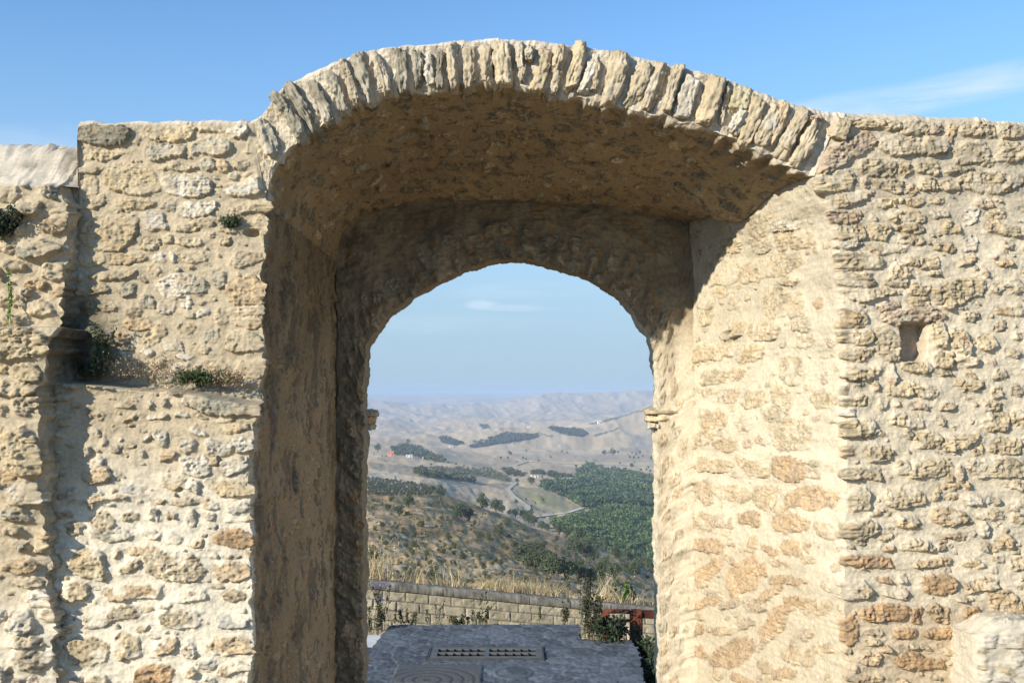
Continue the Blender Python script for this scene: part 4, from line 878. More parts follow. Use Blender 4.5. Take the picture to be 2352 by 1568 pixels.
V_, F_ = boxmesh(fr_); o = mesh('frame', V_, F_, mat_noise('rusty_frame', (.06,.055,.05), (.09,.08,.07), 9, bump=.2), drain, smooth=False); o.matrix_parent_inverse = Mi
# kerb strip at the left of the terrace
k0 = fl(836, 1468); V_, F_ = boxmesh([(k0[0]-2.2, k0[1]-1.2, -5.6, k0[0]+.42, k0[1]+.7, GZ-.06), ])
tag(mesh('stone_kerb', V_, F_, mat_noise('pale_limestone', (.55,.54,.52), (.70,.69,.66), 4, bump=.2), smooth=False), 'pale stone kerb block at the left edge of the paved terrace', 'kerb')

# ------------------------------------------------------------------ block wall with concrete coping below the terrace
TL, TR = (846, 1351), (1500, 1413)                    # underside line of the coping, at left and right
def tw(x): return 25.0+(x-846)/654.*2.2
def twp(x, dy=0):
    y = TL[1]+(x-TL[0])/(TR[0]-TL[0])*(TR[1]-TL[1]); return wpt(x, y+dy, tw(x))
A, B = twp(846), twp(1500); AB = B-A; Lw = np.linalg.norm(AB); du = AB/Lw
A0 = A-du*3.5; Lt = Lw+7.0
up = np.array((0, 0, 1.)); nf = np.array((du[1], -du[0], 0)); nf /= np.linalg.norm(nf)
bwall = empty('block_wall', tuple(A0)); tag(bwall, 'yellow tuff block wall with a grey concrete coping running down below the paved terrace', 'wall')
MB = __import__('mathutils').Matrix.Translation((-A0[0], -A0[1], -A0[2]))
us = np.arange(0, Lt, .022); vs_ = np.arange(-1.5, .002, .018)
Ug, Vg = np.meshgrid(us, vs_, indexing='ij')
bh, bw_ = .222, .545
row = np.floor(-Vg/bh); off = np.where(row % 2 == 0, 0, .5)+.13*np.sin(row*5.1); 
Pn0 = A0+Ug[..., None]*du+Vg[..., None]*up
Vw = Vg+.006*vnoise(Pn0, 6, 1200); Uw = Ug+.010*vnoise(Pn0, 6, 1201)
row = np.floor(-Vw/bh); off = np.where(row % 2 == 0, 0, .5)+.13*np.sin(row*5.1)
cu = Uw/bw_+off; col_ = np.floor(cu); fu = (cu-col_)*bw_; fv = (-Vw/bh-row)*bh
dj = np.minimum(np.minimum(fu, bw_-fu), np.minimum(fv, bh-fv))+.004*vnoise(Pn0, 30, 1202)
bid = np.stack([col_*1.37, row*2.11, row*0], -1); rt = vnoise(bid, 1, 1203)
br = np.clip(vnoise(bid, 1, 1209)-.3, 0, 1)
j = sstep(.004, .020, dj)
Hb = .02*j+.010*fbm(Pn0, 6, 3, 1204)*j-.018*np.clip(fbm(Pn0, 13, 2, 1205)-.35, 0, 1)*j+.006*rt*j-.05*br*sstep(.3, .8, vnoise(Pn0, 5, 1210))
Cb = np.array((.20,.175,.14))*(1-j[..., None])+(np.array((.50,.425,.285))*(1+.22*rt[..., None])*(1+.14*fbm(Pn0, 5, 3, 1206))[..., None])*j[..., None]
Cb = Cb*(1-.35*np.clip(fbm(Pn0, (3, 3, 1.2), 3, 1207)-.2, 0, 1)[..., None])
Cb = Cb+(np.array((.5,.5,.48))-Cb)*(.5*np.clip(fbm(Pn0, (14, 14, 3), 2, 1208)-.5, 0, 1))[..., None]
Pw = Pn0+nf*(Hb)[..., None]
o = grid_obj('blockwork', Pw, np.clip(Cb, .03, .7), bwall); o.matrix_parent_inverse = MB
# coping: long bar slightly proud
n1 = 900; uu = np.linspace(-.1, Lt+.1, n1); prof = np.array([(.0, -.002), (-.035, -.002), (-.045, .01), (-.05, .15), (-.035, .175), (.1, .19), (.3, .185), (.33, .0)])
Pc = A0+uu[:, None, None]*du+(-prof[None, :, 0, None])*nf+prof[None, :, 1, None]*up
Pc = np.repeat(np.repeat(Pc, 1, 0), 1, 1); Pc += nf*(.008*vnoise(Pc, 7, 1220)+.004*vnoise(Pc, 30, 1221))[..., None]; Pc[..., 2] += .008*vnoise(Pc, 4, 1222)
seam = np.abs(((uu/1.05) % 1)-.5) > .488
Pc[seam] += nf*-.012
Cc = np.broadcast_to(np.array((.25,.225,.18)), Pc.shape)*(1+.45*fbm(Pc, 9, 5, 1223, .7))[..., None]
o = grid_obj('coping', Pc, np.clip(np.array(Cc), .03, .7), bwall, flip=True); o.matrix_parent_inverse = MB
# rear of the wall
V_ = [A0-nf*.28, A0+du*Lt-nf*.28, A0+du*Lt-nf*.28-up*2, A0-nf*.28-up*2]
o = mesh('rear_face', np.array(V_), np.array([[0, 1, 2, 3]]), M_STONE, bwall, np.full((4, 3), .35), smooth=False); o.matrix_parent_inverse = MB

# ------------------------------------------------------------------ rust-brown railing at the right
def bar(a, b, w, h=None):
    a, b = np.array(a, float), np.array(b, float); d = b-a; L_ = np.linalg.norm(d); d /= L_
    s = np.cross(d, (0, 0, 1.)) if abs(d[2]) < .9 else np.array((1., 0, 0)); s /= np.linalg.norm(s); t = np.cross(s, d); h = h or w
    V = [];
    for q in (a, b):
        for (i, j_) in ((-1, -1), (1, -1), (1, 1), (-1, 1)): V.append(q+s*i*w/2+t*j_*h/2)
    return V, [[0, 1, 2, 3], [7, 6, 5, 4], [0, 4, 5, 1], [1, 5, 6, 2], [2, 6, 7, 3], [3, 7, 4, 0]]
def bars(name, L_, mat, parent, bev=.008):
    me = bpy.data.meshes.new(name); V, F = [], []
    for v, f in L_: F += [[q+len(V) for q in g] for g in f]; V += [tuple(x) for x in v]
    me.from_pydata(V, [], F); me.materials.append(mat); me.validate(); o = bpy.data.objects.new(name, me); COL.objects.link(o); o.parent = parent
    if bev:
        import bmesh as bm_; b = bm_.new(); b.from_mesh(me); bm_.ops.recalc_face_normals(b, faces=b.faces); bm_.ops.bevel(b, geom=b.edges[:]+b.verts[:], offset=bev, segments=2, affect='EDGES'); b.to_mesh(me); b.free()
    return o
MR = mat_noise('rust_brown_paint', (.12,.04,.022), (.21,.07,.038), 5, rough=.7, bump=.25, bscale=30, bdist=.004, c3=(.16,.05,.028))
Yr = 22.6; rail = empty('wooden_railing', tuple(wpt(1392, 1467, Yr))); tag(rail, 'rust brown wooden railing with a thick post behind the dark bushes at the terrace edge', 'railing')
Mr = __import__('mathutils').Matrix.Translation(tuple(-np.array(rail.location)))
def w3(x, y, Y): return wpt(x, y, Y)
o = bars('post', [bar(w3(1461, 1466, Yr)-np.array((0,0,.5)), w3(1461, 1399, Yr), .25, .22)], MR, rail, .03); o.matrix_parent_inverse = Mr
o = bars('post', [bar(w3(1390, 1466, Yr)-np.array((0,0,.5)), w3(1390, 1401, Yr), .16, .16)], MR, rail, .02); o.matrix_parent_inverse = Mr
o = bars('rail', [bar(w3(1386, 1403, Yr), w3(1447, 1403, Yr), .10, .075)], MR, rail); o.matrix_parent_inverse = Mr
o = bars('rail', [bar(w3(1475, 1409, Yr), w3(1545, 1412, Yr+.3), .12, .16)], MR, rail); o.matrix_parent_inverse = Mr
o = bars('rail', [bar(w3(1386, 1424, Yr), w3(1450, 1424, Yr), .06, .05)], MR, rail); o.matrix_parent_inverse = Mr

# ------------------------------------------------------------------ land beyond: one sheet of terrain out to the horizon
tx = np.array([847, 969, 1121, 1273, 1425, 1500.])
TB = np.array([(28,1345,1360,1375,1388,1402,1408),(60,1400,1405,1410,1420,1430,1435),(130,1385,1390,1400,1410,1425,1435),(240,1325,1335,1350,1370,1395,1410),(420,1230,1245,1270,1305,1345,1370),
(650,1155,1165,1200,1245,1290,1320),(850,1110,1130,1168,1222,1275,1310),(1000,1122,1150,1192,1235,1280,1312),(1150,1110,1135,1176,1200,1228,1250),(1300,1097,1114,1152,1172,1190,1205),(1550,1079,1092,1122,1135,1150,1165),
(1950,1060,1070,1096,1102,1120,1130),(2600,1034,1047,1066,1068,1077,1082),(3300,1012,1030,1042,1042,1047,1050),(4000,1022,1028,1032,1032,1032,1032),(4800,1004,1006,982,978,992,998),
(5700,996,1002,996,996,955,934),(7200,974,978,966,966,972,966),(9500,960,962,958,950,950,944),(12500,922,930,922,902,900,898),(16000,922,924,918,915,915,912),(21000,912,913,910,908,908,908),(30000,903,902,902,901,901,901)], float)
TY, TV = TB[:, 0], TB[:, 1:]
def tbl(x, Y):
    x = np.asarray(x, float); Y = np.asarray(Y, float); ly = np.log(Y); L0 = np.log(TY)
    i = np.clip(np.searchsorted(L0, ly)-1, 0, len(L0)-2); f = np.clip((ly-L0[i])/(L0[i+1]-L0[i]), 0, 1); f = .5*f+.5*f*f*(3-2*f)
    xc = np.clip(x, tx[0], tx[-1]); j = np.clip(np.searchsorted(tx, xc)-1, 0, len(tx)-2); g = (xc-tx[j])/(tx[j+1]-tx[j]); g = g*g*(3-2*g)*.4+g*.6
    a = TV[i, j]*(1-g)+TV[i, j+1]*g; b = TV[i+1, j]*(1-g)+TV[i+1, j+1]*g
    v = a*(1-f)+b*f
    v = v+np.clip(847-x, 0, 2000)*.0+0
    q = np.stack([x/90., ly*5.0, x*0], -1); q2 = np.stack([x/34., ly*14, x*0], -1); q3 = np.stack([x/12., ly*34, x*0+3], -1)
    am = np.interp(Y, [28, 60, 200, 900, 2500, 5000, 12000, 30000], [.3, 1, 8, 7, 3.5, 8, 7, 2.2])
    v = v+am*(vnoise(q, 1, 1300)*.9+vnoise(q2, 1, 1301)*.45+vnoise(q3, 1, 1302)*.22)
    # ravines on the far hills and on the near slope
    q4 = np.stack([x/26.+.6*ly*9, ly*9, x*0], -1)
    v = v+np.clip(-ridged(q4, 1, 3, 1303)+.2, -1, 1)*np.interp(Y, [60, 300, 900, 3000, 7000, 12000, 16000], [0, 2.5, 1.5, .3, 1.6, 2.0, 0])*1.0
    return v
xg = np.concatenate([np.arange(-2400, 150, 30), np.arange(150, 760, 6), np.arange(760, 1580, 2.5), np.arange(1580, 2200, 6), np.arange(2200, 4700, 30)])
yg = np.exp(np.concatenate([np.linspace(math.log(28), math.log(900), 300), np.linspace(math.log(900), math.log(30000), 420)[1:]]))
XG, YG = np.meshgrid(xg, yg, indexing='ij'); VG = tbl(XG, YG)
RG = ray(XG, VG); PT = RG*YG[..., None]
def at(x, y, ymin=60, ymax=29000, up=0):
    """the nearest visible point of the land on the sight line through x, y"""
    Ys = np.exp(np.linspace(math.log(ymin), math.log(ymax), 1600)); v = tbl(np.full(1600, float(x)), Ys)
    k = np.argmax(v <= y)
    if v[k] > y: return None
    if k > 0:
        a = (v[k-1]-y)/max(1e-6, v[k-1]-v[k]); Y = Ys[k-1]+(Ys[k]-Ys[k-1])*a
    else: Y = Ys[k]
    return np.array(ray(x, y)*Y)
def c1(pts): return [(816.7+a*.3038, 850.7+b*.3038) for a, b in pts]
def pm(poly, y0, y1, soft=2.0):
    jx = XG+soft*vnoise(np.stack([XG/7, np.log(YG)*40, XG*0], -1), 1, 1310); jy = VG+soft*.6*vnoise(np.stack([XG/7, np.log(YG)*40, XG*0], -1), 1, 1311)
    return inpoly(jx, jy, c1(poly)) & (YG > y0) & (YG < y1)
q = np.stack([XG/60, np.log(YG)*6, XG*0], -1)
lat = PT.copy(); lat[..., 2] = 0
CL_ = np.broadcast_to(np.array((.50,.40,.255)), PT.shape).copy()
def paint(m, c, a=1.0):
    m = (np.asarray(m, float)*a)[..., None]; CL_[:] = CL_*(1-m)+np.array(c)*m
sc_ = fbm(q, 1, 3, 1320)
paint(np.clip(.5+sc_*.6, 0, 1), (.42,.33,.205), .6)
near = YG < 1000
fld = vnoise(np.stack([XG/55, np.log(YG)*9, XG*0], -1), 1, 1321); fq = np.round(fld*3)/3
paint((YG > 1000)*np.clip(.5+fq*.8, 0, 1), (.52,.44,.32), .7); paint((YG > 1000)*np.clip(-fq, 0, 1), (.30,.255,.185), .8)
paint((YG > 7500)*1., (.46,.38,.29), .6); paint((YG > 7500)*np.clip(fbm(q*2.2, 1, 3, 1322), 0, 1), (.28,.24,.19), .6)
# near slope
paint(near, (.30,.22,.115), 1.0)
n1 = fbm(lat, (.03, .015, 0), 4, 1330); n2 = fbm(lat, (.10, .05, 0), 3, 1331); n3 = fbm(lat, (.35, .12, 0), 3, 1332)
paint(near*np.clip(n1*.9+.3*n2, 0, 1), (.50,.38,.20), .8); paint(near*np.clip(-n1*.8-.2+.4*n2, 0, 1), (.22,.15,.075), .8)
paint(near*np.clip(1.2*n2+.5*n3-.15, 0, 1), (.09,.10,.04), .9); paint(near*np.clip(n3-.3, 0, 1), (.46,.40,.29), .45)
paint(near*np.clip(-n3-.45, 0, 1), (.16,.13,.09), .8)
paint(near*(ridged(lat, (.02, .045, 0), 3, 1333) > 1.15), (.50,.43,.32), .6)
# fields, scrub and slopes of the valley
paint(pm([(100,740),(300,760),(560,900),(520,960),(380,880),(100,820)], 900, 3000), (.52,.45,.33))
paint(pm([(100,690),(560,740),(800,860),(1180,850),(1140,900),(700,830),(430,800),(100,735)], 900, 3500), (.25,.225,.17), .8)
paint(pm([(540,735),(1060,745),(1190,830),(1150,850),(900,790),(700,770),(560,760)], 900, 3500), (.19,.20,.12), .75)
paint(pm([(560,900),(900,850),(1150,905),(1200,1000),(1260,1060),(1000,1000),(700,900)], 1000, 3500), (.40,.345,.25), .9)
paint(pm([(900,950),(1100,965),(1230,1060),(1000,1010)], 1000, 3500), (.50,.44,.34), .7)
paint(pm([(1190,870),(1400,890),(1560,960),(1700,1030),(1600,1070),(1400,1080),(1320,1010),(1220,960)], 1000, 3500), (.28,.27,.17), .85)
paint(pm([(1290,910),(1460,960),(1560,1020),(1460,1030),(1330,960)], 1000, 3500), (.19,.22,.08), .6)
paint(pm([(1340,1100),(1620,1070),(1790,1040),(1800,1090),(1640,1130),(1480,1150)], 1000, 3000), (.44,.38,.29), .9)
paint(pm([(600,600),(1050,640),(1250,690),(1100,740),(700,700)], 1500, 5000), (.34,.295,.215), .9)
paint(pm([(1150,740),(1290,700),(1700,740),(1660,800),(1450,790)], 1500, 5000), (.41,.35,.26), .9)
paint(pm([(1100,640),(2250,625),(2250,690),(1740,690),(1300,690)], 1500, 5000), (.37,.315,.235), .8)
paint(pm([(1400,700),(1720,715),(1720,740),(1560,715)], 1500, 5000), (.55,.48,.37), .8)
paint(pm([(1740,690),(2250,700),(2250,740),(1760,715)], 1500, 5000), (.50,.44,.34), .7)
for poly in ([(640,505),(700,505),(820,555),(740,565),(650,545)], [(870,545),(1060,500),(1180,455),(1100,505),(900,548)], [(850,580),(1060,520),(1180,480),(1380,490),(1380,510),(1160,545),(900,585)],
             [(1450,425),(1560,440),(1700,445),(1760,480),(1720,500),(1600,490),(1500,460)], [(1370,465),(1500,495),(1480,505),(1370,480)], [(1750,400),(2000,340),(2240,268),(2240,285),(2000,360),(1780,410)],
             [(1780,490),(1930,455),(2000,430),(1990,445),(1820,500)], [(940,410),(1000,405),(1020,435),(960,440)]):
    paint(pm(poly, 3200, 8000, 3.0), (.085,.095,.055), .9)
paint((YG > 3300)*(YG < 6500)*np.clip(fbm(q*1.5, 1, 2, 1340), 0, 1), (.46,.40,.31), .5)
for poly in ([(1660,790),(1740,710),(1860,740),(2250,830),(2250,1010),(1900,900),(1700,850)], [(1400,880),(1650,850),(1900,880),(2250,1000),(2250,1040),(1900,1045),(1720,1035),(1600,960)],
             [(1480,1165),(1640,1130),(1800,1080),(1950,1040),(2250,1030),(2250,1600),(1640,1245)], [(1450,770),(1640,800),(1640,830),(1540,830),(1460,795)]):
    paint(pm(poly, 900, 3600, 2.0), (.085,.10,.05), .95)
CL_ *= (1+.10*fbm(q*9, 1, 2, 1350))[..., None]*np.array((1.15, 1.05, .92))
mm, nn = XG.shape
tag(grid_obj('hills', PT, np.clip(CL_, .02, .7), None, flip=False, mat=M_LAND), kind='structure')
# far plain under and around everything
V_, F_ = boxmesh([(-60000, -3000, -420, 60000, 42000, -412)]); tag(mesh('plain', V_, F_[1:2], mat_noise('far_plain', (.3,.26,.2), (.36,.31,.24), .0005, bump=0), smooth=False), kind='structure')

# roads as thin strips laid on the land
def strip(name, pts, w, colr, ymin, lab=None):
    P_ = [at(*p, ymin=ymin) for p in curve(np.array(c1(pts)), 60)]; P_ = np.array([p for p in P_ if p is not None])
    d = np.gradient(P_[:, :2], axis=0); d /= np.linalg.norm(d, axis=1, keepdims=True)+1e-9; s = np.stack([-d[:, 1], d[:, 0], d[:, 0]*0], -1)
    k = 5; G = np.stack([P_-s*w/2, P_+s*w/2], 1); G[..., 2] += .35+P_[:, 1][:, None]*.0003
    tag(grid_obj(name, G, np.broadcast_to(np.array(colr), G.shape).copy(), None, mat=M_LAND), kind='structure')
strip('dirt_track', [(1195,815),(1210,850),(1150,900),(1190,950),(1260,1000),(1305,1030),(1295,1062)], 7, (.48,.41,.31), 1100)
strip('dirt_road', [(1335,1112),(1500,1092),(1610,1075),(1720,1040),(1780,1038)], 5, (.66,.62,.54), 1100)
strip('dirt_track', [(1060,745),(1180,725),(1290,690)], 14, (.46,.39,.29), 1500)
strip('dirt_track', [(1290,690),(1450,700),(1640,710),(1740,712),(2240,722)], 10, (.50,.44,.34), 1500)
strip('dirt_track', [(110,742),(200,758),(280,800),(285,830)], 5, (.50,.44,.33), 1000)
strip('dirt_track', [(2010,930),(2120,965),(2200,1015)], 8, (.45,.39,.30), 1100)

# ------------------------------------------------------------------ vegetation
def leaves(Cn, size, col, rs, var=.25, up=0.0, elong=1.5):
    n = len(Cn); a = rs.normal(size=(n, 3)); a[:, 2] += up; a /= np.linalg.norm(a, axis=1, keepdims=True); b = np.cross(a, rs.normal(size=(n, 3))); b /= np.linalg.norm(b, axis=1, keepdims=True)
    s = (np.asarray(size)*rs.uniform(.6, 1.3, n))[:, None]; u = a*s*elong*.5; v = b*s*.5
    c_ = np.cross(a, b)*s*.12
    V = np.stack([Cn-u, Cn-v+c_, Cn+u, Cn+v+c_], 1).reshape(-1, 3); F = np.arange(4*n).reshape(-1, 4)
    cc = np.array(col)[None]*(1+var*rs.normal(size=(n, 1)))*(1+.08*rs.normal(size=(n, 3))) if np.ndim(col) == 1 else col*(1+var*rs.normal(size=(n, 1)))
    return V, F, np.repeat(np.clip(cc, .008, .6), 4, 0)
def crown_pts(rs, n, blobs, w, h, zc, clump=.35):
    """points in shells of several overlapping clumps that fill an uneven crown"""
    k = blobs; th = rs.uniform(0, 2*math.pi, k); r = rs.uniform(.1, 1, k)**.6; z = rs.uniform(-.8, .9, k)
    R = (1-z*z*.7)**.5; c = np.stack([np.cos(th)*r*R*w*.34, np.sin(th)*r*R*w*.34, zc+z*h*.34], -1); rad = rs.uniform(.55, 1.1, k)*clump*w*.5
    i = rs.randint(0, k, n); d = rs.normal(size=(n, 3)); d /= np.linalg.norm(d, axis=1, keepdims=True); q = rs.uniform(.55, 1.05, n)**.5
    p = c[i]+d*(rad[i]*q)[:, None]*np.array((1, 1, h/w*.95)); return p, i
def tube(path, r0, r1, k=6):
    path = np.array(path, float); n = len(path); V = []; t = np.gradient(path, axis=0); t /= np.linalg.norm(t, axis=1, keepdims=True)+1e-9
    for i in range(n):
        s = np.cross(t[i], (.3, 1, .1)); s /= np.linalg.norm(s); u = np.cross(s, t[i]); r = r0+(r1-r0)*i/(n-1)
        for j_ in range(k): a = 2*math.pi*j_/k; V.append(path[i]+r*(s*math.cos(a)+u*math.sin(a)))
    F = [[i*k+j_, i*k+(j_+1) % k, (i+1)*k+(j_+1) % k, (i+1)*k+j_] for i in range(n-1) for j_ in range(k)]
    return np.array(V), np.array(F)
M_BARK = mat_noise('bark', (.10,.08,.055), (.17,.14,.10), 6, bump=.3)
def joinm(L_):
    V, F, C = [], [], []; o = 0
    for v, f, c in L_: V.append(v); F.append(np.asarray(f)+o); C.append(c if np.ndim(c) == 2 else np.tile(c, (len(v), 1))); o += len(v)
    return np.concatenate(V), np.concatenate(F), np.concatenate(C)
def tree_kind(name, w, h, th, col, n, seed, leaf, blobs=16, clump=.4):
    """prototype: crown with a trunk; crown centre above the trunk"""
    rs = np.random.RandomState(seed)
    p, i = crown_pts(rs, n, blobs, w, h-th, th+(h-th)*.5, clump)
    tone = rs.uniform(.7, 1.35, blobs)[i]
    V, F, C = leaves(p, leaf, np.array(col)[None]*tone[:, None], rs, .18)
    root = empty(name); crown = mesh('crown', V, F, M_LEAF, root, C, smooth=False)
    L_ = [(*tube([(0, 0, -.4), (.03*w, 0, th*.6), (.0, .02*w, th+(h-th)*.5)], .05*w, .02*w), np.array((.1, .08, .06)))]
    for a in range(4):
        t = a*1.7+seed; L_.append((*tube([(.01, 0, th*.5), (.15*w*math.cos(t), .15*w*math.sin(t), th+(h-th)*.3), (.3*w*math.cos(t), .3*w*math.sin(t), th+(h-th)*.55)], .025*w, .008*w, 5), np.array((.1, .08, .06))))
    V, F, C = joinm(L_); mesh('trunk', V, F, M_BARK, root)
    return root
def dup(root, loc, sc, rz, label=None, cat=None, group=None):
    r = root.copy(); COL.objects.link(r); r.location = loc; r.scale = (sc, sc, sc*1.0); r.rotation_euler = (0, 0, rz)
    for k in ('label', 'category', 'group', 'kind'):
        if k in r: del r[k]
    tag(r, label, cat, group)
    for ch in root.children:
        c = ch.copy(); COL.objects.link(c); c.parent = r
    return r
def remove_tree(root):
    for ch in list(root.children): bpy.data.objects.remove(ch)
    bpy.data.objects.remove(root)
GRN = (.062,.078,.036)
protos = [tree_kind('shrub', 1.0, .8, .06, (.105,.115,.052), 900, s, .055, 11, .5) for s in (1, 2, 3)]
trees_p = [tree_kind('broadleaf_tree', 1.0, 1.05, .18, (.085,.108,.05), 1500, s, .048, 20, .38) for s in (11, 12, 13)]
olive_p = [tree_kind('olive_tree', 1.0, .85, .16, (.105,.12,.08), 700, s, .06, 12, .42) for s in (21, 22)]
rs = np.random.RandomState(99)
def put(pr, x, y, wpx, label, cat, group, ymin=60, real=None, sink=.04):
    p = at(x, y, ymin=ymin)
    if p is None: return None
    s = real or wpx*p[1]/FPX
    p[2] -= sink*s
    return dup(pr[rs.randint(len(pr))], p, s, rs.uniform(0, 6.28), label, cat, group)
# larger trees and bushes that can be told apart on the near slope (crop frame: x, y of the foot, width)
BT = [(960,1060,110,0),(1060,1075,90,0),(1110,1085,60,0),(800,1130,110,0),(860,1140,90,0),(770,1115,60,0),(1165,1095,40,0),(1210,1110,60,0),(1270,1120,60,0),(1310,1160,90,0),(1350,1180,70,0),(1410,1205,60,0),(1450,1215,50,0),(1540,1250,90,0),(1600,1265,60,0),
      (400,1040,90,0),(240,1060,60,1),(640,975,90,0),(580,925,50,0),(130,1460,110,0),(330,1100,90,1),(500,1180,60,1),(210,1180,50,1),(590,1560,90,1),(1270,1480,130,0),(1350,1530,150,0),(1430,1480,110,0),(1490,1570,160,0),(1590,1590,150,0),(1680,1600,140,0),
      (1320,1400,120,1),(1400,1370,80,1),(1650,1400,120,0),(1740,1430,120,0),(1800,1450,90,0),(1890,1520,90,0),(1960,1590,120,0),(2040,1520,80,1),(2100,1570,100,0),(2220,1530,90,0),(1840,1600,120,0),(1760,1620,110,0),(1210,1340,70,1),(1080,1240,80,1),
      (1150,1170,60,1),(1690,1290,90,0),(1760,1320,70,1),(1880,1360,80,0),(1960,1420,80,0),(2060,1450,90,0),(2180,1480,90,1),(1010,1300,70,1),(700,1280,60,1),(450,1260,50,1),(960,1500,60,1),(820,1420,60,1)]
lab_t = 'dark green broadleaf tree on the dry near slope below the wall'; lab_b = 'olive green bush on the dry near slope below the wall'
ORD = 'first second third fourth fifth sixth seventh eighth ninth tenth eleventh twelfth thirteenth fourteenth fifteenth sixteenth seventeenth eighteenth nineteenth twentieth twenty-first twenty-second twenty-third twenty-fourth twenty-fifth twenty-sixth'.split()
RK = {}
for sel in (lambda q: q[3] == 1, lambda q: q[3] == 0 and q[1] < 1275, lambda q: q[3] == 0 and q[1] >= 1275):
    for i, q_ in enumerate(sorted([q for q in BT if sel(q)])): RK[(q_[0], q_[1])] = i
for (a, b, w, k) in BT:
    (x, y), = c1([(a, b)])
    if k: put(protos, x, y, w*.3038*1.25, 'olive green bush, %s from the left of the larger bushes on the near slope' % ORD[RK[(a, b)]], 'bush', 'larger bushes on the near slope')
    elif b < 1275: put(trees_p, x, y, w*.3038*1.3, 'dark green tree, %s from the left along the crest of the near slope' % ORD[RK[(a, b)]], 'tree', 'trees along the crest of the near slope')
    else: put(trees_p, x, y, w*.3038*1.3, 'dark green tree, %s from the left in the grove low on the near slope' % ORD[RK[(a, b)]], 'tree', 'trees low on the near slope')
cnt = 0
for k in range(900):
    a, b = rs.uniform(90, 2260), rs.uniform(960, 1640); (x, y), = c1([(a, b)])
    crest = np.interp(a, [90, 560, 1000, 1380, 1640, 2000, 2250], [960, 1000, 1090, 1190, 1270, 1360, 1440])
    if b < crest or cnt > 225: continue
    p = at(x, y)
    if p is None or p[1] > 900 or vnoise(np.array([x/22., y/12., 0]), 1, 1400) < -.12: continue
    cnt += 1; put(protos, x, y, rs.uniform(6, 15)*(1.3 if b > 1300 else 1), 'small scrub bush on the brown near slope', 'bush', 'scrub dotted over the near slope')
# low scrub and dead grass that nobody could count
VV, FF, CC = [], [], []; off = 0; pr_ = [leaves(crown_pts(rs, 36, 4, 1, .7, .25, .6)[0], .2, (.12,.115,.055), rs) for _ in range(4)]
for k in range(9500):
    a, b = (rs.uniform(40, 2320) if k < 5200 else rs.uniform(-1500, 3900)), 940+720*rs.rand()**1.0; (x, y), = c1([(a, b)])
    crest = np.interp(a, [90, 560, 1000, 1380, 1640, 2000, 2250], [955, 985, 1080, 1180, 1262, 1350, 1430])
    if b < crest or vnoise(np.array([x/16., y/9., 0]), 1, 1401)+.5*vnoise(np.array([x/5., y/3., 0]), 1, 1402) < -.05: continue
    p = at(x, y)
    if p is None or p[1] > 950: continue
    v, f, c = pr_[k % 4]; s = rs.uniform(2.2, 7.0)*p[1]/FPX; VV.append(v*s+p); FF.append(f+off); off += len(v)
    CC.append(c*rs.uniform(.6, 1.5)*np.array((rs.uniform(.85, 1.25), 1, rs.uniform(.8, 1.1))))
tag(mesh('low_scrub', np.concatenate(VV), np.concatenate(FF), M_LEAF, None, np.clip(np.concatenate(CC), .02, .5), smooth=False), 'low dry scrub covering the near slope', 'scrub', kind='stuff')
# olive grove
og = c1([(95,825),(300,835),(520,870),(600,960),(330,975),(90,965)]); cnt = 0
for gy_ in np.arange(828, 972, 12.5):
    for gx_ in np.arange(92, 620, 27):
        a, b = gx_+rs.uniform(-6, 6)+((gy_*7) % 13), gy_+rs.uniform(-3, 3)+gx_*.02; (x, y), = c1([(a, b)])
        if inpoly(np.array(x), np.array(y), og) and cnt < 150: cnt += 1; put(olive_p if a < 380 else olive_p+trees_p[:1], x, y, rs.uniform(9, 13), 'grey-green olive tree in the grove on the left hillside', 'olive tree', 'olive trees in the left grove')
# lone trees in the fields
LT = [(168,612,66,'round dark tree standing alone on the left hill above the pink house'),(395,553,40,'small round tree on the crest of the left hill'),(572,718,22,'small dark tree below the wooded knoll'),(1475,662,20,'lone tree in the open mid-valley field'),
      (1668,735,28,'lone tree at the end of the pale field by the wood'),(2085,738,44,'round dark tree alone beside the far road'),(1215,1010,40,'dark tree beside the bend of the dirt track'),(1170,642,34,'flat dark tree on the edge of the brown field'),
      (1880,640,44,'first tree of the row beyond the far fields'),(1945,642,60,'broad low tree of the row beyond the far fields'),(2240,680,40,'tree at the far right beside the pier'),(1220,850,40,'tree where the dirt track leaves the farm'),(1330,865,70,'pale green tree in the farm garden')]
for (a, b, w, lb) in LT:
    (x, y), = c1([(a, b)]); put(trees_p, x, y, w*.3038, lb, 'tree', None, ymin=1050)
TP = [(1100,668),(1150,672),(1265,672),(1290,676),(1385,688),(1560,622),(1600,628),(1745,700),(1800,716),(1960,730),(2000,708),(2110,700),(2160,760),(2200,755),(2230,770),(2215,740),(1910,628),(1985,628),(2060,640),(2090,628),(2120,640),(2150,630),(2170,655),(2075,665),(2105,668),(2140,668),
      (700,700),(760,716),(820,726),(1020,745),(1395,840),(1440,830),(1480,846),(1410,812),(1360,1010),(1330,1035),(1290,985),(1345,990),(140,640),(200,650),(230,655),(1160,625),(1290,615),(1420,985),(1500,1100),(1400,1105),(900,580),(1200,560)]
for (a, b) in TP:
    (x, y), = c1([(a, b)]); put(trees_p, x, y, rs.uniform(4, 8), 'tiny dark tree out in the valley fields', 'tree', 'small trees dotted over the valley fields', ymin=1050)
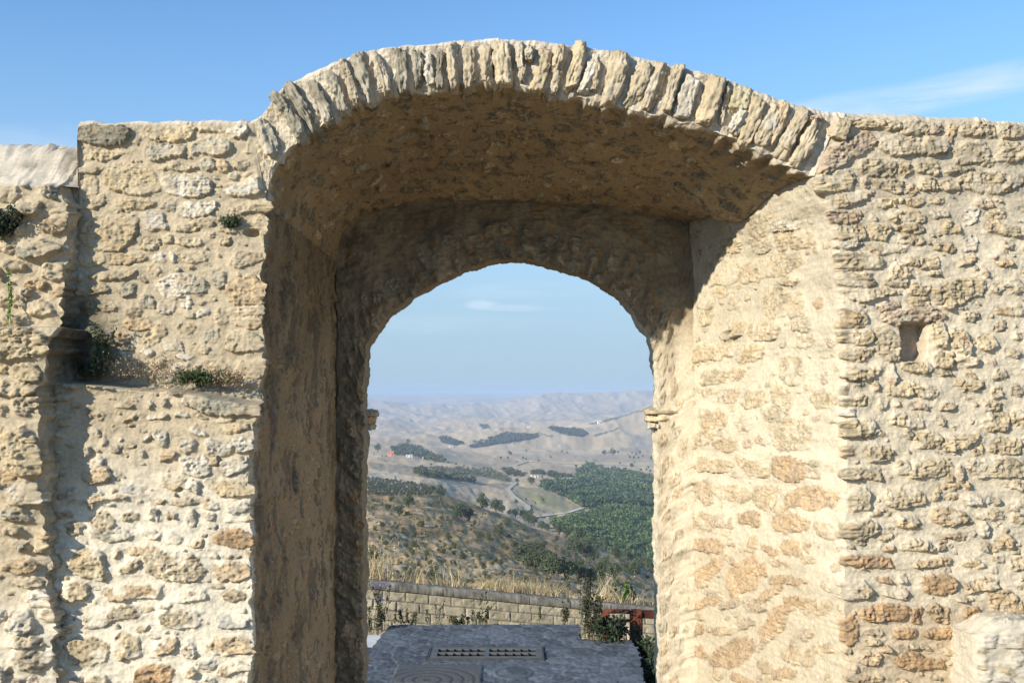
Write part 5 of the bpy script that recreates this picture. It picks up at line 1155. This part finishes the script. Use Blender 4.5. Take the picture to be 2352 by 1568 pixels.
# woods that read as one mass
def tmesh(n, w, h, leaf, col, seed, blobs=6):
    r_ = np.random.RandomState(seed); p, i = crown_pts(r_, n, blobs, w, h*.9, h*.52, .55); return leaves(p, leaf, np.array(col)[None]*r_.uniform(.75, 1.3, blobs)[i][:, None], r_, .15)
def wood(name, polys, spacing, real, col, seed, label, n=80, ymin=1000, hmul=1.0, kind='stuff'):
    r_ = np.random.RandomState(seed); pr = [tmesh(n, 1, hmul, .19, col, seed+k) for k in range(5)]; VV, FF, CC = [], [], []; off = 0
    for poly in polys:
        pp = c1(poly); xs_ = [q[0] for q in pp]; ys_ = [q[1] for q in pp]; y = min(ys_)
        while y < max(ys_):
            x = min(xs_)+r_.uniform(0, 2)
            while x < max(xs_):
                X_, Y_ = x+r_.uniform(-1, 1)*spacing*.4, y+r_.uniform(-1, 1)*spacing*.2
                if inpoly(np.array(X_), np.array(Y_), pp):
                    p = at(X_, Y_, ymin=ymin)
                    if p is not None:
                        V, F, C = pr[r_.randint(5)]; s = real*r_.uniform(.7, 1.3); a = r_.uniform(0, 6.28); R_ = np.array([[math.cos(a), -math.sin(a), 0], [math.sin(a), math.cos(a), 0], [0, 0, 1]])
                        VV.append((V@R_.T)*s*np.array((1, 1, r_.uniform(.85, 1.2)))+p-np.array((0, 0, s*.1))); FF.append(F+off); CC.append(C*r_.uniform(.75, 1.3)*np.array((r_.uniform(.9, 1.25), 1, .95))); off += len(V)
                x += spacing
            y += spacing*.42
    o = mesh(name, np.concatenate(VV), np.concatenate(FF), M_LEAF, None, np.clip(np.concatenate(CC), .01, .5), smooth=False)
    return tag(o, label, 'wood', kind=kind)
wood('pine_wood', [[(1480,1165),(1640,1135),(1800,1085),(1950,1045),(2700,1050),(2700,1640),(2150,1540),(1900,1400),(1640,1250)]], 4.3, 8.5, (.092,.145,.055), 31, 'dense green wood filling the valley slope behind the near hillside', 60)
wood('pine_wood', [[(1665,800),(1740,720),(1860,750),(2600,880),(2600,1040),(2150,930),(1900,890),(1700,860)]], 4.2, 12, (.095,.14,.065), 32, 'even green plantation wood at the right of the valley', 50)
wood('oak_wood', [[(1400,885),(1650,860),(1900,890),(2600,1045),(2600,1080),(1900,1045),(1720,1038),(1600,965),(1430,905)]], 4.5, 12, (.07,.11,.055), 33, 'darker band of wood between the plantation and the valley wood', 60)
wood('tree_belt', [[(275,600),(350,575),(400,560),(520,610),(680,690),(660,705),(560,685),(480,665),(420,650),(280,640)]], 4.2, 11, (.08,.10,.055), 34, 'dark belt of trees on the knoll beside the pink house', 55)
wood('tree_belt', [[(440,765),(500,765),(640,800),(760,815),(930,845),(900,852),(700,832),(560,812),(450,790)]], 4.4, 9, (.07,.085,.045), 35, 'strip of dark trees along the left field edge', 50)
wood('tree_belt', [[(1110,760),(1180,765),(1290,790),(1270,805),(1170,800)], [(1325,775),(1400,770),(1440,790),(1340,792)], [(1450,775),(1560,795),(1645,808),(1640,832),(1540,832),(1460,795)]], 4, 9, (.065,.078,.04), 36, 'dark trees in a row round the farm in the middle of the valley', 50)
wood('olive_plantation', [[(550,738),(700,742),(1010,745),(1180,820),(1160,845),(930,800),(760,785),(600,760)]], 4.6, 6, (.12,.135,.09), 37, 'pale grey-green olive plantation on the mid-valley slope', 40)
wood('hill_scrub', [[(640,508),(700,508),(820,555),(740,565),(650,545)], [(850,580),(1060,520),(1180,482),(1380,490),(1370,508),(1160,545),(900,585)], [(1450,428),(1560,440),(1700,445),(1760,480),(1720,500),(1600,490),(1500,460)], [(940,412),(1000,408),(1020,435),(960,440)], [(880,545),(1060,505),(1180,460),(1100,503)]], 3.4, 18, (.06,.07,.045), 38, 'dark scrub patches on the far pale hills', 26, ymin=2600, hmul=.6)
for r_ in protos+trees_p+olive_p: remove_tree(r_)

# ------------------------------------------------------------------ houses in the valley
MW = mat_noise('white_plaster', (.68,.66,.62), (.78,.77,.74), 3, bump=0); MPK = mat_noise('pink_plaster', (.66,.27,.20), (.74,.33,.25), 3, bump=0); MSTN = mat_noise('stone_plaster', (.45,.39,.31), (.55,.48,.38), 3, bump=0)
MRF = mat_noise('roof_tiles', (.36,.19,.12), (.46,.26,.17), 6, bump=0); MGR = mat_noise('grey_sheet_roof', (.42,.42,.42), (.55,.55,.55), 6, bump=0); MGL = mat_noise('window_dark', (.03,.035,.04), (.05,.055,.06), 4, rough=.3, bump=0)
def house(a, b, wpx, hr, label, wm=MW, rm=MRF, rz=0.2, wing=None, cat='house', name='farmhouse', depth=.7):
    (x, y), = c1([(a, b)]); p = at(x, y, ymin=1050)
    if p is None: return
    w = wpx*.3038*p[1]/FPX; h = w*hr; d = w*depth; root = empty(name, tuple(p-np.array((0, 0, .3))), rz); tag(root, label, cat)
    V = [(-w/2, -d/2, -2), (w/2, -d/2, -2), (w/2, d/2, -2), (-w/2, d/2, -2), (-w/2, -d/2, h), (w/2, -d/2, h), (w/2, d/2, h), (-w/2, d/2, h), (-w/2, 0, h*1.25), (w/2, 0, h*1.25)]
    F = [(0, 1, 5, 4), (1, 2, 6, 9, 5), (2, 3, 7, 6), (3, 0, 4, 8, 7)]
    def pyd(nm, V, F, m):
        me = bpy.data.meshes.new(nm); me.from_pydata(V, [], F); me.materials.append(m); o = bpy.data.objects.new(nm, me); COL.objects.link(o); o.parent = root; return o
    pyd('wall', V, F, wm)
    e = .04*w; t = .03*w
    RV = []; RF = []
    for s in (-1, 1):
        k = len(RV); y0 = s*(d/2+e); z0 = h-e*.5*h*.25/(d/2)+.01
        RV += [(-w/2-e, y0, z0), (w/2+e, y0, z0), (w/2+e, 0, h*1.25+.01), (-w/2-e, 0, h*1.25+.01), (-w/2-e, y0, z0+t), (w/2+e, y0, z0+t), (w/2+e, 0, h*1.25+t), (-w/2-e, 0, h*1.25+t)]
        RF += [tuple(q+k for q in f) for f in ((0, 3, 2, 1), (4, 5, 6, 7), (0, 1, 5, 4), (0, 4, 7, 3), (1, 2, 6, 5))]
    pyd('roof', RV, RF, rm)
    n = 4 if w > 14 else 2
    for i in range(n):
        xc_ = -w/2+w*(i+.5)/n; ww = w*.09; zz_ = h*.45
        nm = 'door' if i == n//2 else 'window'; z0_ = -1.0 if nm == 'door' else zz_
        pyd(nm, [(xc_-ww, -d/2-.06, z0_), (xc_+ww, -d/2-.06, z0_), (xc_+ww, -d/2-.06, h*.75), (xc_-ww, -d/2-.06, h*.75), (xc_-ww, -d/2+.02, z0_), (xc_+ww, -d/2+.02, z0_), (xc_+ww, -d/2+.02, h*.75), (xc_-ww, -d/2+.02, h*.75)], [(0, 1, 2, 3), (0, 4, 5, 1), (1, 5, 6, 2), (2, 6, 7, 3), (3, 7, 4, 0)], MGL)
house(265, 645, 42, .75, 'bright pink house on the left hill beside the dark belt of trees', MPK, MRF, .15)
house(405, 655, 48, .35, 'long white farm shed below the belt of trees', MW, MGR, .1, name='farm_shed', cat='shed')
house(515, 668, 18, .8, 'small white gable house at the foot of the belt of trees', MW, MGR, 1.2)
house(165, 655, 40, .3, 'low grey farm building left of the pink house', MSTN, MGR, .1, name='farm_shed', cat='shed')
house(853, 748, 36, .45, 'white farmhouse among the pale olive plantation', MW, MRF, .3)
house(965, 765, 40, .35, 'pale greenhouse shed right of the farmhouse in the plantation', MW, MGR, .1, name='farm_shed', cat='shed')
house(1352, 808, 50, .4, 'white house with an orange tiled roof in the middle of the valley', MW, MRF, .2)
house(1600, 845, 90, .32, 'large pale stone farm building at the edge of the wood', MSTN, MGR, .1, name='farm_building', cat='farm building')
house(1310, 436, 24, .5, 'tiny white house on the crest of the far pale hill', MW, MW, .2)
house(1845, 396, 34, .4, 'white farm group on the far right hillside', MW, MW, .2)
house(722, 578, 30, .4, 'pale farm by the scrub patch on the far hill', MW, MGR, .2)
house(1328, 692, 28, .35, 'low pale shed at the meeting of the field tracks', MSTN, MGR, .1, name='farm_shed', cat='shed')
house(1053, 655, 26, .3, 'pale hut on the brown mid-valley field', MSTN, MGR, .1, name='farm_shed', cat='shed')

# ------------------------------------------------------------------ plants near the gate
def blade_clump(rs, n, c, rad, h, col, lean=.35, w=.012, seedhead=0):
    V, F, C = [], [], []; o = 0
    for k in range(n):
        b = c+np.array((rs.normal()*rad[0], rs.normal()*rad[1], 0)); hh = h*rs.uniform(.35, 1.1); d = rs.normal(size=2)*lean*hh; m = 5
        t = np.linspace(0, 1, m)[:, None]; p = b+np.concatenate([d[None]*t**1.8, hh*t*(1-.18*t*np.hypot(*d)/hh)], 1)
        s = np.array((math.cos(k*1.3), math.sin(k*1.3), 0))*w*rs.uniform(.6, 1.4)*(1-.85*t)
        V.append(np.stack([p-s, p+s], 1).reshape(-1, 3)); F.append(grid_faces(m, 2, False, o)); o += 2*m
        C.append(np.tile(np.array(col)*rs.uniform(.75, 1.25)*np.array((1, rs.uniform(.92, 1.05), rs.uniform(.8, 1.1))), (2*m, 1)))
        if seedhead and rs.rand() < seedhead:
            v, f, cc = leaves(p[-1]+rs.normal(size=(7, 3))*np.array((.015, .015, .05))*hh, .035*hh, np.array(col)*.8, rs); V.append(v); F.append(f+o); C.append(cc); o += len(v)
    return np.concatenate(V), np.concatenate(F), np.clip(np.concatenate(C), .01, .7)
def sprig(rs, stems, c, rad, h, col, leaf=.02, dens_=40, lean=.25, stemcol=(.12, .09, .05), spread=.03, sw=.004):
    V, F, C = [], [], []; o = 0
    for k in range(stems):
        b = c+np.array((rs.normal()*rad[0], rs.normal()*rad[1], 0)); hh = h*rs.uniform(.45, 1.1); d = rs.normal(size=2)*lean*hh
        t = np.linspace(0, 1, 7)[:, None]; p = b+np.concatenate([d[None]*t**1.5, hh*t], 1)+rs.normal(size=(7, 3))*.012*h
        v, f = tube(p, sw, sw*.4, 4); V.append(v); F.append(f+o); C.append(np.tile(stemcol, (len(v), 1))); o += len(v)
        if dens_:
            tt_ = rs.uniform(.12, 1, dens_)**.8; q = np.stack([np.interp(tt_, np.linspace(0, 1, 7), p[:, j_]) for j_ in range(3)], -1)+rs.normal(size=(dens_, 3))*spread*(1.2-tt_[:, None]*.6)
            v, f, cc = leaves(q, leaf, np.array(col)*rs.uniform(.8, 1.25), rs, .25, .8, 2.2); V.append(v); F.append(f+o); C.append(cc); o += len(v)
    return np.concatenate(V), np.concatenate(F), np.clip(np.concatenate(C), .01, .7)
def plant(name, data, label, cat, group=None, base=None):
    V, F, C = data; b = base if base is not None else np.array((V[:, 0].mean(), V[:, 1].mean(), V[:, 2].min()))
    o = mesh(name, V-b, F, M_LEAF, None, C, smooth=False); o.location = b; tag(o, label, cat, group); return o
STRAW = (.52,.42,.25)
rs = np.random.RandomState(42)
def onwall(x, off=.45): 
    p = twp(x); u = np.dot(p-A0, du); return A0+du*u+up*.16-nf*off
# golden verge grass behind the wall
VV, FF, CC = [], [], []; o_ = 0
for k in range(230):
    x = rs.uniform(700, 1640); p = onwall(x, rs.uniform(.35, 1.6))-np.array((0, 0, .15)); hgt_ = .27*(1+.9*vnoise(np.array([x/40., 0, 0]), 1, 1500))
    v, f, c = blade_clump(rs, 26, p, (.12, .12), max(.15, hgt_), np.array(STRAW)*rs.uniform(.75, 1.1), .45, .007)
    VV.append(v); FF.append(f+o_); CC.append(c); o_ += len(v)
tag(mesh('dry_grass', np.concatenate(VV), np.concatenate(FF), M_LEAF, None, np.concatenate(CC), smooth=False), 'golden dry grass growing along the top of the block wall', 'grass', kind='stuff')
TG = [(868, 1.0, 60, 'tall leaning tuft of dry grass at the left end of the block wall'), (900, .85, 50, 'second tall dry tuft from the left on the block wall'), (955, .7, 26, 'spiky dry tuft above the second joint of the wall'), (965, .75, 24, 'upright spiky dry tuft left of the tallest stalk'),
      (1022, 1.1, 8, 'tallest single pale stalk rising above the wall top'), (1050, .7, 40, 'dry thistle clump with pale seed heads'), (1125, .55, 30, 'bent straw tuft over the middle of the wall'), (1180, .75, 14, 'straggly dry stems right of the wall middle'),
      (1290, .6, 26, 'dry straw tuft left of the dark tall weed'), (1408, .85, 46, 'bright dry tuft right of the dark tall weed'), (1440, .7, 24, 'dry tuft above the railing post'), (1470, .6, 18, 'last dry tuft before the right pier')]
for (x, h, n, lb) in TG:
    v = blade_clump(rs, n, onwall(x, .5)-np.array((0, 0, .1)), (.16, .14), h, np.array(STRAW)*rs.uniform(.9, 1.15), .38 if n > 10 else .12, .009, .25)
    plant('dry_grass_tuft', v, lb, 'grass tuft')
# weeds at the terrace edge and by the wall foot
def weed(x, ybase, Y, h, stems, label, rad=.08, col=(.055,.068,.035), name='weed', dens_=45, flowers=None, leaf=.028, lean=.16):
    b = wpt(x, ybase, Y); v = sprig(rs, stems, b, (rad*.8, rad*.8), h*.88, col, leaf, dens_, lean, spread=.026, sw=.006)
    if flowers:
        q = b+np.stack([rs.normal(size=60)*.12, rs.normal(size=60)*.1, rs.uniform(.55, .95, 60)*h], -1); f = leaves(q, .035, flowers, rs); v = joinm([(v[0], v[1], v[2]), f])
    plant(name, v, label, 'weed')
weed(873, 1450, 22.9, 1.05, 9, 'dark weed with purple flowers at the left end of the terrace', .14, flowers=(.17,.13,.36))
weed(858, 1455, 22.8, .8, 6, 'leafy dark stems beside the purple flowers', .1)
weed(921, 1436, 23.35, .45, 3, 'small weed left of the pair before the block wall'); weed(946, 1436, 23.35, .38, 3, 'short weed next to the small one before the block wall')
weed(982, 1436, 23.35, .5, 1, 'thin weed below the second full block', .01, dens_=60); weed(1002, 1437, 23.35, .55, 3, 'thin tall weed right of the thin one below the blocks', dens_=20); weed(1046, 1435, 23.35, .22, 4, 'low weed near the middle of the terrace edge')
weed(1066, 1435, 23.35, .22, 4, 'low weed right of its twin at the terrace edge'); weed(1096, 1434, 23.35, .42, 4, 'bushy weed left of the tall middle one'); weed(1110, 1434, 23.35, .82, 3, 'tall middle weed standing before the block wall')
weed(1240, 1433, 23.35, .5, 1, 'slim weed right of the wall middle', .01, dens_=50); weed(1297, 1432, 23.35, .55, 4, 'weed just left of the dark shrub')
b = wpt(1358, 1468, 21.9); plant('dark_shrub', sprig(rs, 18, b, (.12, .12), 1.2, (.05,.062,.034), .032, 60, .10, spread=.045, sw=.008), 'tall dark shrub with feathery stems at the notch of the terrace', 'shrub')
b = wpt(1408, 1466, 21.9); plant('dark_shrub', sprig(rs, 16, b, (.16, .16), .38, (.04,.055,.03), .045, 80, .2, spread=.07, sw=.008), 'low dark shrub in front of the railing', 'shrub')
b = wpt(1492, 1512, 21.6); plant('dark_shrub', sprig(rs, 40, b+np.array((.1, 0, -.6)), (.13, .3), .95, (.045,.065,.034), .05, 90, .18, spread=.08, sw=.008), 'dark shrub right of the railing post beside the pier', 'shrub')
b = wpt(1500, 1560, 20.0); plant('dark_shrub', sprig(rs, 40, b+np.array((.15, 0, -.8)), (.16, .6), 1.1, (.045,.065,.034), .05, 90, .2, spread=.08, sw=.008), 'nearest dark shrub spilling over the paving at the right pier', 'shrub')
b = onwall(1455, .7); plant('green_weed', sprig(rs, 6, b, (.2, .1), .6, (.10,.16,.04), .05, 40, .2, spread=.05), 'fresh green weed among the dry grass at the right end of the wall', 'weed')
# on the ledge of the left wall
yl = YF-.13
def lp(x, y): return wpt(x, y, yl)
plant('thyme_bush', sprig(rs, 14, lp(238, 862), (.035, .03), .38, (.12,.135,.075), .013, 90, .13, spread=.014, sw=.002), 'upright green thyme bush on the ledge next to the buttress', 'bush')
plant('thyme_bush', sprig(rs, 12, lp(203, 862), (.04, .03), .13, (.05,.065,.035), .013, 80, .2, spread=.016, sw=.002), 'low dark bush standing in for shade in the corner of the ledge', 'bush')  # dark leaves stand in for the plain shade of the ledge corner
plant('dry_bush', sprig(rs, 42, lp(300, 862), (.11, .04), .19, (.36,.29,.19), .009, 10, .75, (.30,.22,.14), spread=.03, sw=.0018), 'brown withered bush on the ledge right of the thyme', 'bush')
plant('dry_bush', sprig(rs, 30, lp(385, 868), (.18, .04), .12, (.34,.25,.15), .008, 10, 1.2, (.30,.22,.14), spread=.02, sw=.0015), 'scattered dry twigs lying along the ledge', 'twigs')
plant('ledge_herb', sprig(rs, 26, lp(462, 878), (.07, .03), .09, (.075,.10,.04), .013, 50, .5, spread=.02, sw=.0018), 'low green herb on the ledge above the grey block', 'herb')
plant('dry_bush', sprig(rs, 20, lp(520, 888), (.07, .03), .14, (.30,.21,.13), .010, 25, .6, (.25,.18,.1), spread=.02, sw=.0015), 'small withered tuft right of the green herb', 'bush')
plant('wall_tuft', sprig(rs, 22, wpt(530, 520, YF-.03), (.022, .012), .08, (.09,.115,.06), .010, 60, .45, spread=.014, sw=.0015), 'little green tuft growing from the crack by the arch edge', 'tuft')
plant('wall_shrub', sprig(rs, 40, wpt(-2, 545, 8.30), (.05, .03), .22, (.045,.06,.035), .014, 80, .5, spread=.02, sw=.002), 'dark shrub growing on the buttress at the left picture edge', 'shrub')
plant('grass_stalk', sprig(rs, 3, wpt(20, 752, 8.24), (.008, .008), .46, (.25,.33,.10), .014, 60, .03, (.22,.3,.1), spread=.008, sw=.003), 'single tall green stalk on the buttress', 'stalk')
plant('dry_weed', blade_clump(rs, 40, wpt(2330, 1420, 8.1), (.12, .05), .16, (.40,.30,.18), .9, .0016), 'withered weed on top of the low wall in the right corner', 'weed')

# ------------------------------------------------------------------ air
V_, F_ = boxmesh([(-30000, -3000, -430, 30000, 41000, 60)])
hz = mesh('haze', V_, F_, None, None, None, smooth=False); tag(hz, 'pale blue haze lying over the valley', 'haze', kind='stuff')
hm = bpy.data.materials.new('haze'); hm.use_nodes = True; n = hm.node_tree; n.nodes.clear()
pv = N_(n, 'ShaderNodeVolumePrincipled'); pv.inputs['Color'].default_value = (.60, .77, 1.0, 1); pv.inputs['Density'].default_value = HAZE_D*1.05; pv.inputs['Anisotropy'].default_value = -0.12
oo = N_(n, 'ShaderNodeOutputMaterial'); n.links.new(pv.outputs[0], oo.inputs['Volume']); hz.data.materials.append(hm)
